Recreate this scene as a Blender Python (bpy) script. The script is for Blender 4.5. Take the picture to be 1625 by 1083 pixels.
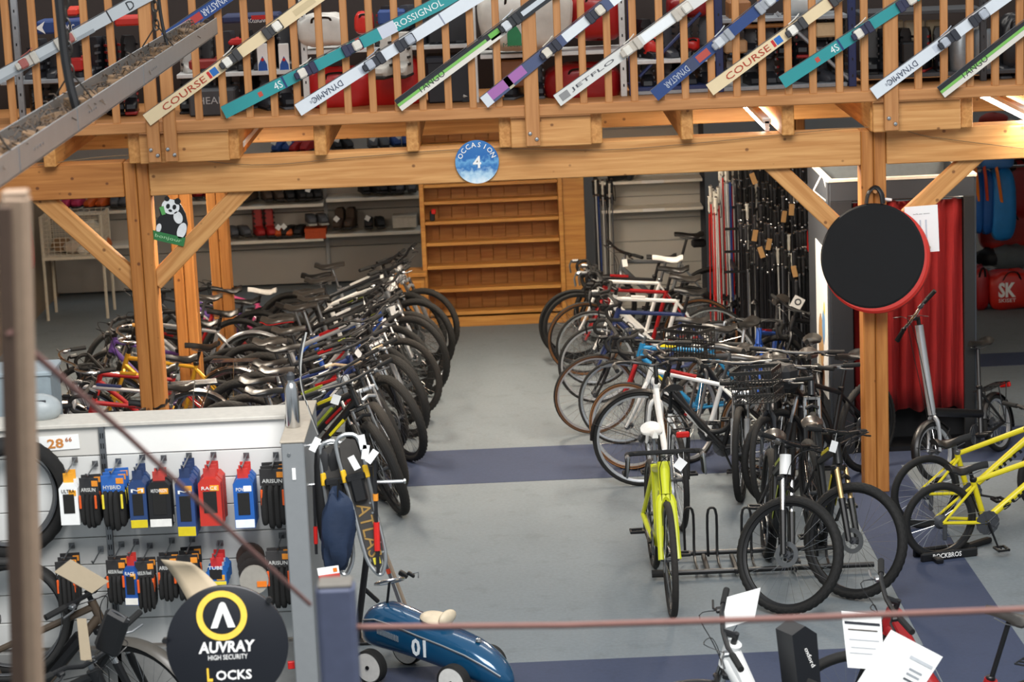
import bpy, math, random
from mathutils import Vector as V, Matrix as M
for o in list(bpy.data.objects): bpy.data.objects.remove(o)
S = bpy.context.scene
COL = S.collection
R = math.radians
# ------------------------------------------------------------------ camera
FPX = 3836.0; CX, CY = 812.5, 541.5
CAM = V((0, 0, 4.7)); PITCH, ROLL, YAW = 11.65, -2.45, -0.1
cam = bpy.data.cameras.new('camera'); camo = bpy.data.objects.new('camera', cam); COL.objects.link(camo)
cam.sensor_width = 36; cam.lens = FPX / 1625 * 36; cam.clip_end = 200; cam.clip_start = .1
RM = M.Rotation(R(YAW), 3, 'Z') @ M.Rotation(R(90 - PITCH), 3, 'X') @ M.Rotation(R(ROLL), 3, 'Z')
camo.matrix_world = M.Translation(CAM) @ RM.to_4x4()
cam.dof.use_dof = True; cam.dof.focus_distance = 15.0; cam.dof.aperture_fstop = 4.0
S.camera = camo
# ------------------------------------------------------------------ light
S.view_settings.view_transform = 'Standard'; S.view_settings.look = 'None'
S.view_settings.exposure = 0.27; S.view_settings.gamma = 1.0; S.view_settings.use_curve_mapping = False
W = bpy.data.worlds.new('hall_daylight'); S.world = W; W.use_nodes = True
W.node_tree.nodes['Background'].inputs[0].default_value = (0.86, 0.94, 1.0, 1)
W.node_tree.nodes['Background'].inputs[1].default_value = 0.46
def area(name, loc, size, power, col=(1, 1, 1), rot=(0, 0, 0)):
    l = bpy.data.lights.new(name, 'AREA'); l.shape = 'RECTANGLE'; l.size, l.size_y = size; l.energy = power; l.color = col
    o = bpy.data.objects.new(name, l); o.location = loc; o.rotation_euler = [R(a) for a in rot]; COL.objects.link(o); return o
area('overhead_fill', (0.6, 5.5, 8.6), (6, 5), 1250, (1.0, 0.985, 0.965), (34, 0, 0))  # unseen area light added overhead, standing in for daylight entering the hall
area('mezzanine_fill', (0, 18.6, 6.2), (9, 1.2), 150, (1, .93, .84))  # unseen area light added over the mezzanine to light the stored gear
# ------------------------------------------------------------------ projection of photo measurements to places
def ray(px, py): return RM @ V(((px - CX) / FPX, -(py - CY) / FPX, -1))
def P(px, py, Y): d = ray(px, py); return CAM + d * (Y / d.y)
def PZ(px, py, z=0): d = ray(px, py); return CAM + d * ((z - CAM.z) / d.z)
def PX(px, py, x): d = ray(px, py); return CAM + d * (x / d.x)
def ppm(Y): return FPX / Y * .98
rnd = random.Random(7)
# ------------------------------------------------------------------ materials
def lin(c): return c / 12.92 if c <= .04045 else ((c + .055) / 1.055) ** 2.4
def rgb(h): return tuple(lin(int(h[i:i + 2], 16) / 255) for i in (0, 2, 4)) + (1,)
_m = {}
def mat(h, rough=.5, metal=0.0, var=.08, scale=30.0, bump=0.0, emit=0.0, alpha=1.0, coat=0.0):
    k = (h, rough, metal, var, scale, bump, emit, alpha, coat)
    if k in _m: return _m[k]
    m = bpy.data.materials.new('paint_' + h); m.use_nodes = True; nt = m.node_tree; b = nt.nodes['Principled BSDF']
    c = rgb(h); b.inputs['Roughness'].default_value = rough; b.inputs['Metallic'].default_value = metal
    if coat: b.inputs['Coat Weight'].default_value = coat
    if var or bump:
        tc = nt.nodes.new('ShaderNodeTexCoord'); n = nt.nodes.new('ShaderNodeTexNoise'); n.inputs['Scale'].default_value = scale; n.inputs['Detail'].default_value = 4
        nt.links.new(tc.outputs['Object'], n.inputs['Vector'])
        mx = nt.nodes.new('ShaderNodeMix'); mx.data_type = 'RGBA'; nt.links.new(n.outputs['Fac'], mx.inputs['Factor'])
        mx.inputs['A'].default_value = tuple(x * (1 - var * 2) for x in c[:3]) + (1,); mx.inputs['B'].default_value = tuple(min(1, x * (1 + var * 2)) for x in c[:3]) + (1,)
        nt.links.new(mx.outputs['Result'], b.inputs['Base Color'])
        if bump:
            bp = nt.nodes.new('ShaderNodeBump'); bp.inputs['Strength'].default_value = bump; bp.inputs['Distance'].default_value = .01
            nt.links.new(n.outputs['Fac'], bp.inputs['Height']); nt.links.new(bp.outputs['Normal'], b.inputs['Normal'])
    else: b.inputs['Base Color'].default_value = c
    if emit: b.inputs['Emission Color'].default_value = c; b.inputs['Emission Strength'].default_value = emit
    if alpha < 1: b.inputs['Alpha'].default_value = alpha
    _m[k] = m; return m
def wood(name, h1, h2, rough=.55, knots=True):
    m = bpy.data.materials.new(name); m.use_nodes = True; nt = m.node_tree; N = nt.nodes.new; L = nt.links.new; b = nt.nodes['Principled BSDF']
    b.inputs['Roughness'].default_value = rough
    tc = N('ShaderNodeTexCoord'); oi = N('ShaderNodeObjectInfo'); mp = N('ShaderNodeMapping'); mp.inputs['Scale'].default_value = (1.2, 22, 22)
    av = N('ShaderNodeVectorMath'); av.operation = 'ADD'; L(tc.outputs['Object'], av.inputs[0])
    ml = N('ShaderNodeVectorMath'); ml.operation = 'SCALE'; ml.inputs[0].default_value = (7, 3, 5); L(oi.outputs['Random'], ml.inputs['Scale']); L(ml.outputs[0], av.inputs[1])
    L(av.outputs[0], mp.inputs['Vector'])
    n = N('ShaderNodeTexNoise'); n.inputs['Scale'].default_value = 1.6; n.inputs['Detail'].default_value = 5; n.inputs['Distortion'].default_value = .5; L(mp.outputs[0], n.inputs['Vector'])
    mx = N('ShaderNodeMix'); mx.data_type = 'RGBA'; mx.inputs['A'].default_value = rgb(h1); mx.inputs['B'].default_value = rgb(h2)
    rp = N('ShaderNodeValToRGB'); rp.color_ramp.elements[0].position = .35; rp.color_ramp.elements[1].position = .68; L(n.outputs['Fac'], rp.inputs[0]); L(rp.outputs[0], mx.inputs['Factor'])
    out = mx.outputs['Result']
    if knots:
        mp2 = N('ShaderNodeMapping'); mp2.inputs['Scale'].default_value = (8, 9, 9); L(av.outputs[0], mp2.inputs['Vector'])
        vo = N('ShaderNodeTexVoronoi'); vo.inputs['Scale'].default_value = 1.0; L(mp2.outputs[0], vo.inputs['Vector'])
        r2 = N('ShaderNodeValToRGB'); r2.color_ramp.elements[0].position = .07; r2.color_ramp.elements[1].position = .13
        r2.color_ramp.elements[0].color = (.28, .2, .14, 1); r2.color_ramp.elements[1].color = (1, 1, 1, 1); L(vo.outputs['Distance'], r2.inputs[0])
        m2 = N('ShaderNodeMix'); m2.data_type = 'RGBA'; m2.blend_type = 'MULTIPLY'; m2.inputs['Factor'].default_value = .85; L(out, m2.inputs['A']); L(r2.outputs[0], m2.inputs['B']); out = m2.outputs['Result']
    L(out, b.inputs['Base Color']); return m
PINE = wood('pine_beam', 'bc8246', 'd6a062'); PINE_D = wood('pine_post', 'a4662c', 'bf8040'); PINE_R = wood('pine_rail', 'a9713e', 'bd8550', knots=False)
SHELFWOOD = wood('varnished_shelf_wood', 'b4793a', 'cd974e', .4, False); JOIST = wood('pine_joist', 'b47a3c', 'd29a58')
BLACK = mat('111113', .4); RUBBER = mat('161514', .8, 0, .2, 60); RUBBER2 = mat('262320', .85, 0, .25, 60); CHROME = mat('c8c8c8', .22, 1, 0); STEEL = mat('8c8e90', .35, .9, .05)
ALU = mat('b8babb', .35, .9, .04, 8); WHITE = mat('f0efec', .5, 0, .02); GREYP = mat('a9acae', .5, 0, .03); DARKG = mat('3a3c40', .5); PAPER = mat('f4f4f2', .7, 0, .01)
RED = mat('c01a16', .4, 0, .06); YEL = mat('d8c81e', .35, 0, .03); ORANGE = mat('e87a1c', .5); BLUE = mat('1e4e9c', .4); SKIN = mat('8a5a2c', .7); KRAFT = mat('b28a58', .8)
DIRTY = mat('6a6b6c', .5, .6, .2, 90)
# ------------------------------------------------------------------ mesh builder
class MB:
    def __init__(s): s.v = []; s.f = []; s.mi = []; s.cur = 0
    def m(s, i): s.cur = i; return s
    def add(s, vs, fs, T=None):
        n = len(s.v)
        s.v += [tuple(T @ V(p)) for p in vs] if T is not None else [tuple(p) for p in vs]
        s.f += [tuple(i + n for i in f) for f in fs]; s.mi += [s.cur] * len(fs); return s
    def box(s, c, d, T=None, b=0):
        x, y, z = (q / 2 for q in d); cx, cy, cz = c
        if not b:
            vs = [(cx + i * x, cy + j * y, cz + k * z) for k in (-1, 1) for j in (-1, 1) for i in (-1, 1)]
            return s.add(vs, [(0, 2, 3, 1), (4, 5, 7, 6), (0, 1, 5, 4), (2, 6, 7, 3), (0, 4, 6, 2), (1, 3, 7, 5)], T)
        b = min(b, x * .9, y * .9, z * .9); vs = []; ix = {}
        for i in (-1, 1):
            for j in (-1, 1):
                for k in (-1, 1):
                    for a in range(3):
                        q = [i * (x - b), j * (y - b), k * (z - b)]; q[a] = (i * x, j * y, k * z)[a]
                        ix[i, j, k, a] = len(vs); vs.append((cx + q[0], cy + q[1], cz + q[2]))
        fs = []
        for t in (-1, 1):
            f = [ix[t, -1, -1, 0], ix[t, 1, -1, 0], ix[t, 1, 1, 0], ix[t, -1, 1, 0]]; fs.append(f if t > 0 else f[::-1])
            f = [ix[-1, t, -1, 1], ix[-1, t, 1, 1], ix[1, t, 1, 1], ix[1, t, -1, 1]]; fs.append(f if t > 0 else f[::-1])
            f = [ix[-1, -1, t, 2], ix[1, -1, t, 2], ix[1, 1, t, 2], ix[-1, 1, t, 2]]; fs.append(f if t > 0 else f[::-1])
        for i in (-1, 1):
            for j in (-1, 1):
                f = [ix[i, j, -1, 0], ix[i, j, -1, 1], ix[i, j, 1, 1], ix[i, j, 1, 0]]; fs.append(f if i * j > 0 else f[::-1])
                f = [ix[i, -1, j, 0], ix[i, 1, j, 0], ix[i, 1, j, 2], ix[i, -1, j, 2]]; fs.append(f if i * j > 0 else f[::-1])
                f = [ix[-1, i, j, 1], ix[-1, i, j, 2], ix[1, i, j, 2], ix[1, i, j, 1]]; fs.append(f if i * j > 0 else f[::-1])
                for k in (-1, 1):
                    f = [ix[i, j, k, 0], ix[i, j, k, 1], ix[i, j, k, 2]]; fs.append(f if i * j * k > 0 else f[::-1])
        return s.add(vs, fs, T)
    def tube(s, pts, r, n=8, T=None, closed=False, flat=1.0):
        pts = [V(p) for p in pts]; k = len(pts); rs = r if isinstance(r, (list, tuple)) else [r] * k
        vs = []; fs = []; up = None
        for i, p in enumerate(pts):
            a = pts[(i - 1) % k] if (closed or i > 0) else p; c = pts[(i + 1) % k] if (closed or i < k - 1) else p
            t = (c - a)
            if t.length < 1e-9: t = V((0, 0, 1))
            t.normalize()
            if up is None:
                up = t.orthogonal() if abs(t.z) > .95 else V((0, 0, 1))
            u = (up - t * up.dot(t))
            if u.length < 1e-6: u = t.orthogonal()
            u.normalize(); up = u; w = t.cross(u)
            for j in range(n):
                an = 2 * math.pi * j / n; vs.append(p + (u * math.cos(an) * flat + w * math.sin(an)) * rs[i])
        m = k if closed else k - 1
        for i in range(m):
            for j in range(n):
                a = i * n + j; b = i * n + (j + 1) % n; c = ((i + 1) % k) * n + (j + 1) % n; d = ((i + 1) % k) * n + j
                fs.append((a, b, c, d))
        if not closed: fs += [tuple(range(n))[::-1], tuple((k - 1) * n + j for j in range(n))]
        return s.add(vs, fs, T)
    def lathe(s, prof, n=24, T=None, closed=False, mod=None, cap=True):
        vs = []; fs = []; k = len(prof)          # profile (radius, height) about local Z
        for i in range(n):
            a = 2 * math.pi * i / n; ca, sa = math.cos(a), math.sin(a)
            for j, (r, z) in enumerate(prof):
                if mod: r += mod(i, j)
                vs.append((r * ca, r * sa, z))
        for i in range(n):
            for j in range(k if closed else k - 1):
                a = i * k + j; b = ((i + 1) % n) * k + j; c = ((i + 1) % n) * k + (j + 1) % k; d = i * k + (j + 1) % k
                fs.append((a, b, c, d))
        if not closed and cap:
            if prof[0][0] > 1e-5: fs.append(tuple(i * k for i in range(n))[::-1])
            if prof[-1][0] > 1e-5: fs.append(tuple(i * k + k - 1 for i in range(n)))
        return s.add(vs, fs, T)
    def ext(s, poly, d, T=None, z0=0):
        n = len(poly)
        vs = [(x, y, z0) for x, y in poly] + [(x, y, z0 + d) for x, y in poly]
        fs = [tuple(range(n))[::-1], tuple(range(n, 2 * n))] + [(i, (i + 1) % n, n + (i + 1) % n, n + i) for i in range(n)]
        return s.add(vs, fs, T)
    def ell(s, c, d, T=None, n=14, k=9, p=1.0, jit=0, seed=0):
        rr = random.Random(seed); ph = [rr.uniform(0, 6.28) for _ in range(6)]
        vs = []; fs = []; sg = lambda q: (1 if q >= 0 else -1) * abs(q) ** p
        for i in range(k + 1):
            th = math.pi * i / k
            for j in range(n):
                a = 2 * math.pi * j / n; q = 1 + (jit * (math.sin(3 * a + ph[0] + 2 * th) + math.sin(5 * th + ph[1] + 2 * a) * .7 + math.sin(7 * a - 3 * th + ph[2]) * .5) if jit else 0)
                vs.append((c[0] + d[0] * sg(math.sin(th)) * sg(math.cos(a)) * q, c[1] + d[1] * sg(math.sin(th)) * sg(math.sin(a)) * q, c[2] + d[2] * sg(-math.cos(th)) * q))
        for i in range(k):
            for j in range(n): fs.append((i * n + j, i * n + (j + 1) % n, (i + 1) * n + (j + 1) % n, (i + 1) * n + j))
        return s.add(vs, fs, T)
    def grid(s, pts, th=None):
        h = len(pts); w = len(pts[0]); vs = [p for r in pts for p in r]
        return s.add(vs, [(i * w + j, i * w + j + 1, (i + 1) * w + j + 1, (i + 1) * w + j) for i in range(h - 1) for j in range(w - 1)])
    def mesh(s, name, mats, smooth=35):
        me = bpy.data.meshes.new(name); me.from_pydata(s.v, [], s.f); me.validate(clean_customdata=False)
        for q in (mats if isinstance(mats, (list, tuple)) else [mats]): me.materials.append(q)
        if len(me.polygons) == len(s.mi): me.polygons.foreach_set('material_index', s.mi)
        if smooth:
            me.polygons.foreach_set('use_smooth', [True] * len(me.polygons)); me.set_sharp_from_angle(angle=R(smooth))
        me.update(); return me
    def build(s, name, mats, parent=None, T=None, smooth=35): return put(name, s.mesh(name, mats, smooth), parent, T)
def put(name, me, parent=None, T=None):
    o = bpy.data.objects.new(name, me); COL.objects.link(o)
    if parent is not None: o.parent = parent
    if T is not None: o.matrix_local = T
    return o
def tag(o, label=None, cat=None, group=None, kind=None):
    if label: o['label'] = label
    if cat: o['category'] = cat
    if group: o['group'] = group
    if kind: o['kind'] = kind
    return o
def thing(name, label, cat, T=None, group=None):
    o = bpy.data.objects.new(name, None); o.empty_display_size = .1; COL.objects.link(o)
    if T is not None: o.matrix_world = T
    return tag(o, label, cat, group)
def copy_tree(o, parent=None, T=None):
    c = o.copy(); COL.objects.link(c)
    if parent is not None: c.parent = parent; c.matrix_parent_inverse = M()
    if T is not None: c.matrix_local = T
    for ch in o.children: copy_tree(ch, c)
    return c
def at(p, rz=0, rx=0, ry=0): return M.Translation(V(p)) @ M.Rotation(R(rz), 4, 'Z') @ M.Rotation(R(ry), 4, 'Y') @ M.Rotation(R(rx), 4, 'X')
def frame(p, x, y):                                   # local x along X, local y near Y
    x = V(x).normalized(); z = x.cross(V(y)).normalized(); y = z.cross(x)
    m = M((x, y, z)).transposed().to_4x4(); m.translation = V(p); return m
FRONT = M.Rotation(R(90), 4, 'X')                      # local xy plane stands up and faces -Y
def timber(name, p0, p1, w, h, m, parent=None, b=.006, side=(0, 1, 0)):
    p0, p1 = V(p0), V(p1); L = (p1 - p0).length       # box along local x, w across 'side', h the rest
    return MB().box((L / 2, 0, 0), (L, w, h), b=b).build(name, m, parent, frame(p0, p1 - p0, side))
_fc = {}
def text_mesh(body, h, width=None, depth=.0012, bold=0.0, shear=0.0):
    k = (body, h, width, bold, shear)
    if k in _fc: return _fc[k]
    cu = bpy.data.curves.new('lettering', 'FONT'); cu.body = body; cu.align_x = 'CENTER'; cu.align_y = 'CENTER'; cu.extrude = depth; cu.offset = bold; cu.shear = shear; cu.resolution_u = 2
    o = bpy.data.objects.new('lettering', cu); COL.objects.link(o); bpy.context.view_layer.update()
    me = bpy.data.meshes.new_from_object(o.evaluated_get(bpy.context.evaluated_depsgraph_get())); bpy.data.objects.remove(o)
    if me.vertices:
        xs = [v.co.x for v in me.vertices]; ys = [v.co.y for v in me.vertices]
        hh = max(ys) - min(ys) or 1; sc = h / hh; sx = (width / (max(xs) - min(xs))) if width else sc
        mx, my = (max(xs) + min(xs)) / 2, (max(ys) + min(ys)) / 2
        for v in me.vertices: v.co = ((v.co.x - mx) * sx, (v.co.y - my) * sc, v.co.z)
    _fc[k] = me; return me
def text(body, h, m, parent, T, width=None, bold=0.0, shear=0.0, name='lettering'):
    me = text_mesh(body, h, width, bold=bold, shear=shear).copy(); me.materials.clear(); me.materials.append(m)
    return put(name, me, parent, T)
ORD = ['first', 'second', 'third', 'fourth', 'fifth', 'sixth', 'seventh', 'eighth', 'ninth', 'tenth', 'eleventh', 'twelfth', 'thirteenth', 'fourteenth', 'fifteenth', 'sixteenth', 'seventeenth', 'eighteenth', 'nineteenth', 'twentieth'] + ['twenty ' + q for q in ('first', 'second', 'third', 'fourth', 'fifth', 'sixth', 'seventh', 'eighth', 'ninth')] + ['thirtieth'] + ['thirty ' + q for q in ('first', 'second', 'third', 'fourth', 'fifth')]
# ================================================================== the setting
def floor_mat(name, h, v):
    m = mat(h, .85, 0, v, 1.3, 0); nt = m.node_tree; b = nt.nodes['Principled BSDF']
    src = b.inputs['Base Color'].links[0].from_socket
    for sc_, lo, hi, p0, p1 in ((38, .86, 1.06, .3, .7), (5, .9, 1.0, .36, .46)):       # woven speckle and scuff patches of the carpet
        q = nt.nodes.new('ShaderNodeTexNoise'); q.inputs['Scale'].default_value = sc_; q.inputs['Detail'].default_value = 8; q.inputs['Roughness'].default_value = .7
        tcq = nt.nodes.new('ShaderNodeTexCoord'); nt.links.new(tcq.outputs['Object'], q.inputs['Vector'])
        mr = nt.nodes.new('ShaderNodeMapRange'); mr.inputs['From Min'].default_value = p0; mr.inputs['From Max'].default_value = p1; mr.inputs['To Min'].default_value = lo; mr.inputs['To Max'].default_value = hi; nt.links.new(q.outputs['Fac'], mr.inputs['Value'])
        vm = nt.nodes.new('ShaderNodeVectorMath'); vm.operation = 'SCALE'; nt.links.new(src, vm.inputs[0]); nt.links.new(mr.outputs[0], vm.inputs['Scale']); src = vm.outputs[0]
    nt.links.new(src, b.inputs['Base Color'])
    n = nt.nodes.new('ShaderNodeTexNoise'); n.inputs['Scale'].default_value = 160; bp = nt.nodes.new('ShaderNodeBump'); bp.inputs['Strength'].default_value = .12; bp.inputs['Distance'].default_value = .004
    nt.links.new(n.outputs['Fac'], bp.inputs['Height']); nt.links.new(bp.outputs['Normal'], b.inputs['Normal']); return m
FLOOR = floor_mat('carpet_grey', '737b80', .06); STRIPE = floor_mat('carpet_blue', '343e57', .06)
fl = tag(MB().box((0, 13.5, -.1), (16, 27, .2)).build('floor', FLOOR), 'grey carpet tile floor of the shop', kind='structure')
def stripe(pts, lab, i):
    MB().ext(pts, .003, z0=0).build('carpet_stripe', STRIPE, fl)
y0 = PZ(820, 765).y; y1 = PZ(820, 711).y
stripe([(-5, y0), (4.9, y0), (4.9, y1), (-5, y1)], '', 0)
y0 = PZ(1590, 581).y; y1 = PZ(1590, 561).y
stripe([(2.6, y0), (8, y0), (8, y1), (2.6, y1)], '', 1)
a = PZ(1425, 942); b = PZ(1531, 891); xl = a.x; xr = b.x
stripe([(xl - .05, 6), (xr + .05, 6), (xr, PZ(820, 765).y), (xl, PZ(820, 765).y)], '', 2)
y0 = PZ(820, 1100).y - .6; y1 = PZ(820, 1053).y
stripe([(-5, y0), (xl - .04, y0), (xl - .02, y1), (-5, y1)], '', 3)
WALLM = mat('9a9a98', .8, 0, .03, 3); CREAM = mat('d8cdb8', .8, 0, .03, 3)
tag(MB().box((0, 26.6, 2.4), (16, .2, 5.2)).build('wall_back', WALLM), 'grey back wall behind the shop shelves', kind='structure')
tag(MB().box((-5.05, 20, 2.4), (.2, 14, 5.2)).build('wall_left', mat('8a7a66', .8)), 'brownish side wall', kind='structure')
tag(MB().box((8.1, 20, 2.4), (.2, 14, 5.2)).build('wall_right', WALLM), 'grey side wall', kind='structure')
# ---- timber frame under the mezzanine
YB = PZ(1387, 783).y + .1
def zat(px, py, Y): return P(px, py, Y).z
zb = zat(800, 284, YB); zt = zat(800, 229, YB); zb2 = (zat(400, 297, YB) + zat(1300, 263, YB)) / 2
zm = (zb + zt) / 2; hb = .245
def st(o, label, cat=None): return tag(o, label, kind='structure')
xl_, xr_ = P(228, 400, YB).x, P(1386, 500, YB).x
st(timber('timber_beam', (xl_ + .09, YB, zm), (xr_ - .09, YB, zm), .2, hb, PINE), 'long pine beam spanning the aisle and carrying the round blue sign')
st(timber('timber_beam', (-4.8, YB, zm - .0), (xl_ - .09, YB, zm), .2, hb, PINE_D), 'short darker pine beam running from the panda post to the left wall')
st(timber('timber_beam', (xr_ + .09, YB, zm), (8, YB, zm), .2, hb, PINE), 'pine beam running from the red curtain post to the right')
YB2, YB3 = YB + 2.3, YB + 4.6
for yy, lab in ((YB2, 'second pine cross beam, lit by the tubes'), (YB3, 'third pine cross beam deep under the mezzanine')):
    z2 = P(560, 219, YB2).z; zq = ztop_j = zm + hb / 2 + .2; st(timber('timber_beam', (-4.8, yy, (z2 + zq) / 2), (8, yy, (z2 + zq) / 2), .1, zq - z2, JOIST), lab)
def post(x, y, z1, label, w=.085):
    r = bpy.data.objects.new('timber_post', None); COL.objects.link(r); r.location = (x, y, 0); tag(r, label, kind='structure')
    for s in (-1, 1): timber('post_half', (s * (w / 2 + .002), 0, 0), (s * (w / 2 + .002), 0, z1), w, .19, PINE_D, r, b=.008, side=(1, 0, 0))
    MB().box((0, .02, z1 / 2), (.02, .1, z1 - .02)).build('post_core', PINE_D, r)
    return r
ztop = zm + hb / 2
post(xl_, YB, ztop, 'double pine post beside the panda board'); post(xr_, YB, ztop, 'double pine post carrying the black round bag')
p2 = P(297, 480, YB2).x; p3 = P(352, 430, YB3).x
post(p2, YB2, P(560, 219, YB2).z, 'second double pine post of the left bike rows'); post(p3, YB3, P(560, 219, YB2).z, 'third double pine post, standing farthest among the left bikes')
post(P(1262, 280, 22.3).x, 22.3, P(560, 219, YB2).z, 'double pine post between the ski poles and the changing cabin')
def brace(a, b, lab):
    q0, q1 = P(*a, YB), P(*b, YB); st(timber('knee_brace', q0, q1, .09, .125, PINE, b=.006), lab)
brace((52, 300), (222, 452), 'diagonal brace rising to the left of the panda post')
brace((400, 286), (246, 448), 'diagonal brace below the panda board')
brace((1213, 250), (1335, 365), 'diagonal brace rising over the ski poles'); brace((1556, 238), (1440, 345), 'diagonal brace in front of the changing cabin')
# ---- joists, mezzanine floor
zj0 = ztop; zj1 = ztop + .215; YR = YB - .3
ce = st(MB().box((1.5, 20.9, zj1 + .012), (13, 7.5, .024)).build('floor_mezzanine', PINE_R), 'plank floor of the mezzanine')
for i, px in enumerate((80, 215, 371, 509, 655, 802, 946, 1090, 1250, 1390, 1533, 1670)):
    x = P(px, 222 - (px - 800) * .045, YR + .12).x
    st(timber('joist', (x, YR + .09, (zj0 + zj1) / 2), (x, 24.4, (zj0 + zj1) / 2), .085, zj1 - zj0 - .002, JOIST, side=(1, 0, 0)), '%s joist of the mezzanine counted from the left' % ORD[i])
for j, (pa, pb) in enumerate(((222, 364), (811, 938), (1384, 1522))):
    xa, xb = P(pa, 220, YR + .1).x, P(pb, 220, YR + .1).x
    st(timber('blocking_board', (xa, YR + .06, (zj0 + zj1) / 2), (xb, YR + .06, (zj0 + zj1) / 2), .05, zj1 - zj0 - .004, PINE), '%s short blocking board between joist ends' % ORD[j])
# ---- balustrade
bal = thing('balustrade', 'pine balustrade along the mezzanine edge hung with diagonal skis', 'railing', M())
zr = zj1 + .045
timber('bottom_rail', (-5, YR, zr), (8, YR, zr), .06, .075, PINE_R, bal)
timber('top_rail', (-5, YR, zr + 1.0), (8, YR, zr + 1.0), .07, .08, PINE_R, bal)
bme = MB().box((.48, 0, 0), (.96, .05, .04), b=.004).mesh('baluster', PINE_R)
posts = [P(px, 120, YR).x for px in (238, 265, 842, 1412)]
bx = [16, 58, 98, 140, 180, 312, 352, 393, 433, 470, 510, 550, 590, 630, 669, 710, 749, 790, 887, 925, 965, 1006, 1048, 1087, 1129, 1169, 1210, 1251, 1290, 1332, 1372, 1457, 1498, 1539, 1579, 1618, 1660]
bx += [1660 + 40.5 * i for i in range(1, 14)] + [16 - 40.5 * i for i in range(1, 8)]
for px in bx:
    x = P(px, 120, YR).x; put('baluster', bme, bal, frame((x, YR, zr + .035), (0, 0, 1), (1, 0, 0)))
bolt = MB().lathe([(0, .012), (.012, .01), (.016, .004), (.016, 0)], 10).mesh('bolt', CHROME)
for i, x in enumerate(posts):
    pw = .1 if i > 1 else .088
    timber('rail_post', (x, YR - .045, zj0 + .02), (x, YR - .045, zr + 1.05), pw, .045, PINE_R, bal, side=(1, 0, 0))
    for dx, dz in ((-.02, .11), (.024, .07)): put('bolt', bolt, bal, at((x + dx, YR - .068, zj0 + dz), rx=90))
# ---- fluorescent tubes
TUBE = mat('fff6e6', .3, 0, 0, emit=26)
def tube_lamp(x, ya, yb, z, lab, en=85):
    t = thing('fluorescent_lamp', lab, 'lamp', at((x, (ya + yb) / 2, z)), 'fluorescent tubes under the mezzanine'); L = yb - ya
    MB().tube([(0, -L / 2, 0), (0, L / 2, 0)], .019, 12).build('tube', TUBE, t)
    MB().box((0, 0, .05), (.06, L + .06, .04), b=.005).box((0, -L / 2 - .015, .015), (.03, .03, .07)).box((0, L / 2 + .015, .015), (.03, .03, .07)).build('fitting', WHITE, t)
    l = bpy.data.lights.new('tube_light', 'AREA'); l.shape = 'RECTANGLE'; l.size = .3; l.size_y = L; l.energy = en; l.color = (1, .87, .7)
    o = bpy.data.objects.new('tube_light', l); o.location = (x, (ya + yb) / 2, z - .03); COL.objects.link(o)
zt_ = zj0 - .0
def tl(n, f, lab, en=85):
    d0 = ray(*n); d1 = ray(*f); z = zj0 + .02
    a = CAM + d0 * ((z - CAM.z) / d0.z); b = CAM + d1 * ((z - CAM.z) / d1.z); tube_lamp((a.x + b.x) / 2, min(a.y, b.y), max(a.y, b.y), z, lab, en)
tl((1217, 203), (1180, 166), 'lit fluorescent tube above the ski poles'); tl((384, 240), (411, 202), 'lit fluorescent tube above the left bike row')
tl((1650, 196), (1556, 152), 'long lit fluorescent tube at the right above the red bags', 22)
tube_lamp(.2, 20.2, 21.7, zj0 + .02, 'fluorescent tube in the bay before the empty wooden shelf')
tube_lamp(-3.6, 20.4, 21.8, zj0 + .02, 'fluorescent tube above the wire basket')
# ---- thin wire sagging along the beam
pts = [P(px, py, YB - .13) for px, py in ((60, 262), (220, 246), (400, 262), (560, 250), (760, 236), (960, 238), (1120, 226), (1380, 202), (1480, 218), (1625, 236))]
def smooth_pts(pts, k=5):
    out = []; n = len(pts); pts = [V(p) for p in pts]
    for i in range(n - 1):
        a, b, c, d = pts[max(i - 1, 0)], pts[i], pts[i + 1], pts[min(i + 2, n - 1)]
        for j in range(k):
            t = j / k; out.append(.5 * ((2 * b) + (c - a) * t + (2 * a - 5 * b + 4 * c - d) * t * t + (3 * b - a - 3 * c + d) * t ** 3))
    return out + [pts[-1]]
tag(MB().tube(smooth_pts(pts), .003, 5).build('wire', mat('7a6040', .6)), 'thin wire sagging along the front of the beam', 'wire')
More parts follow.
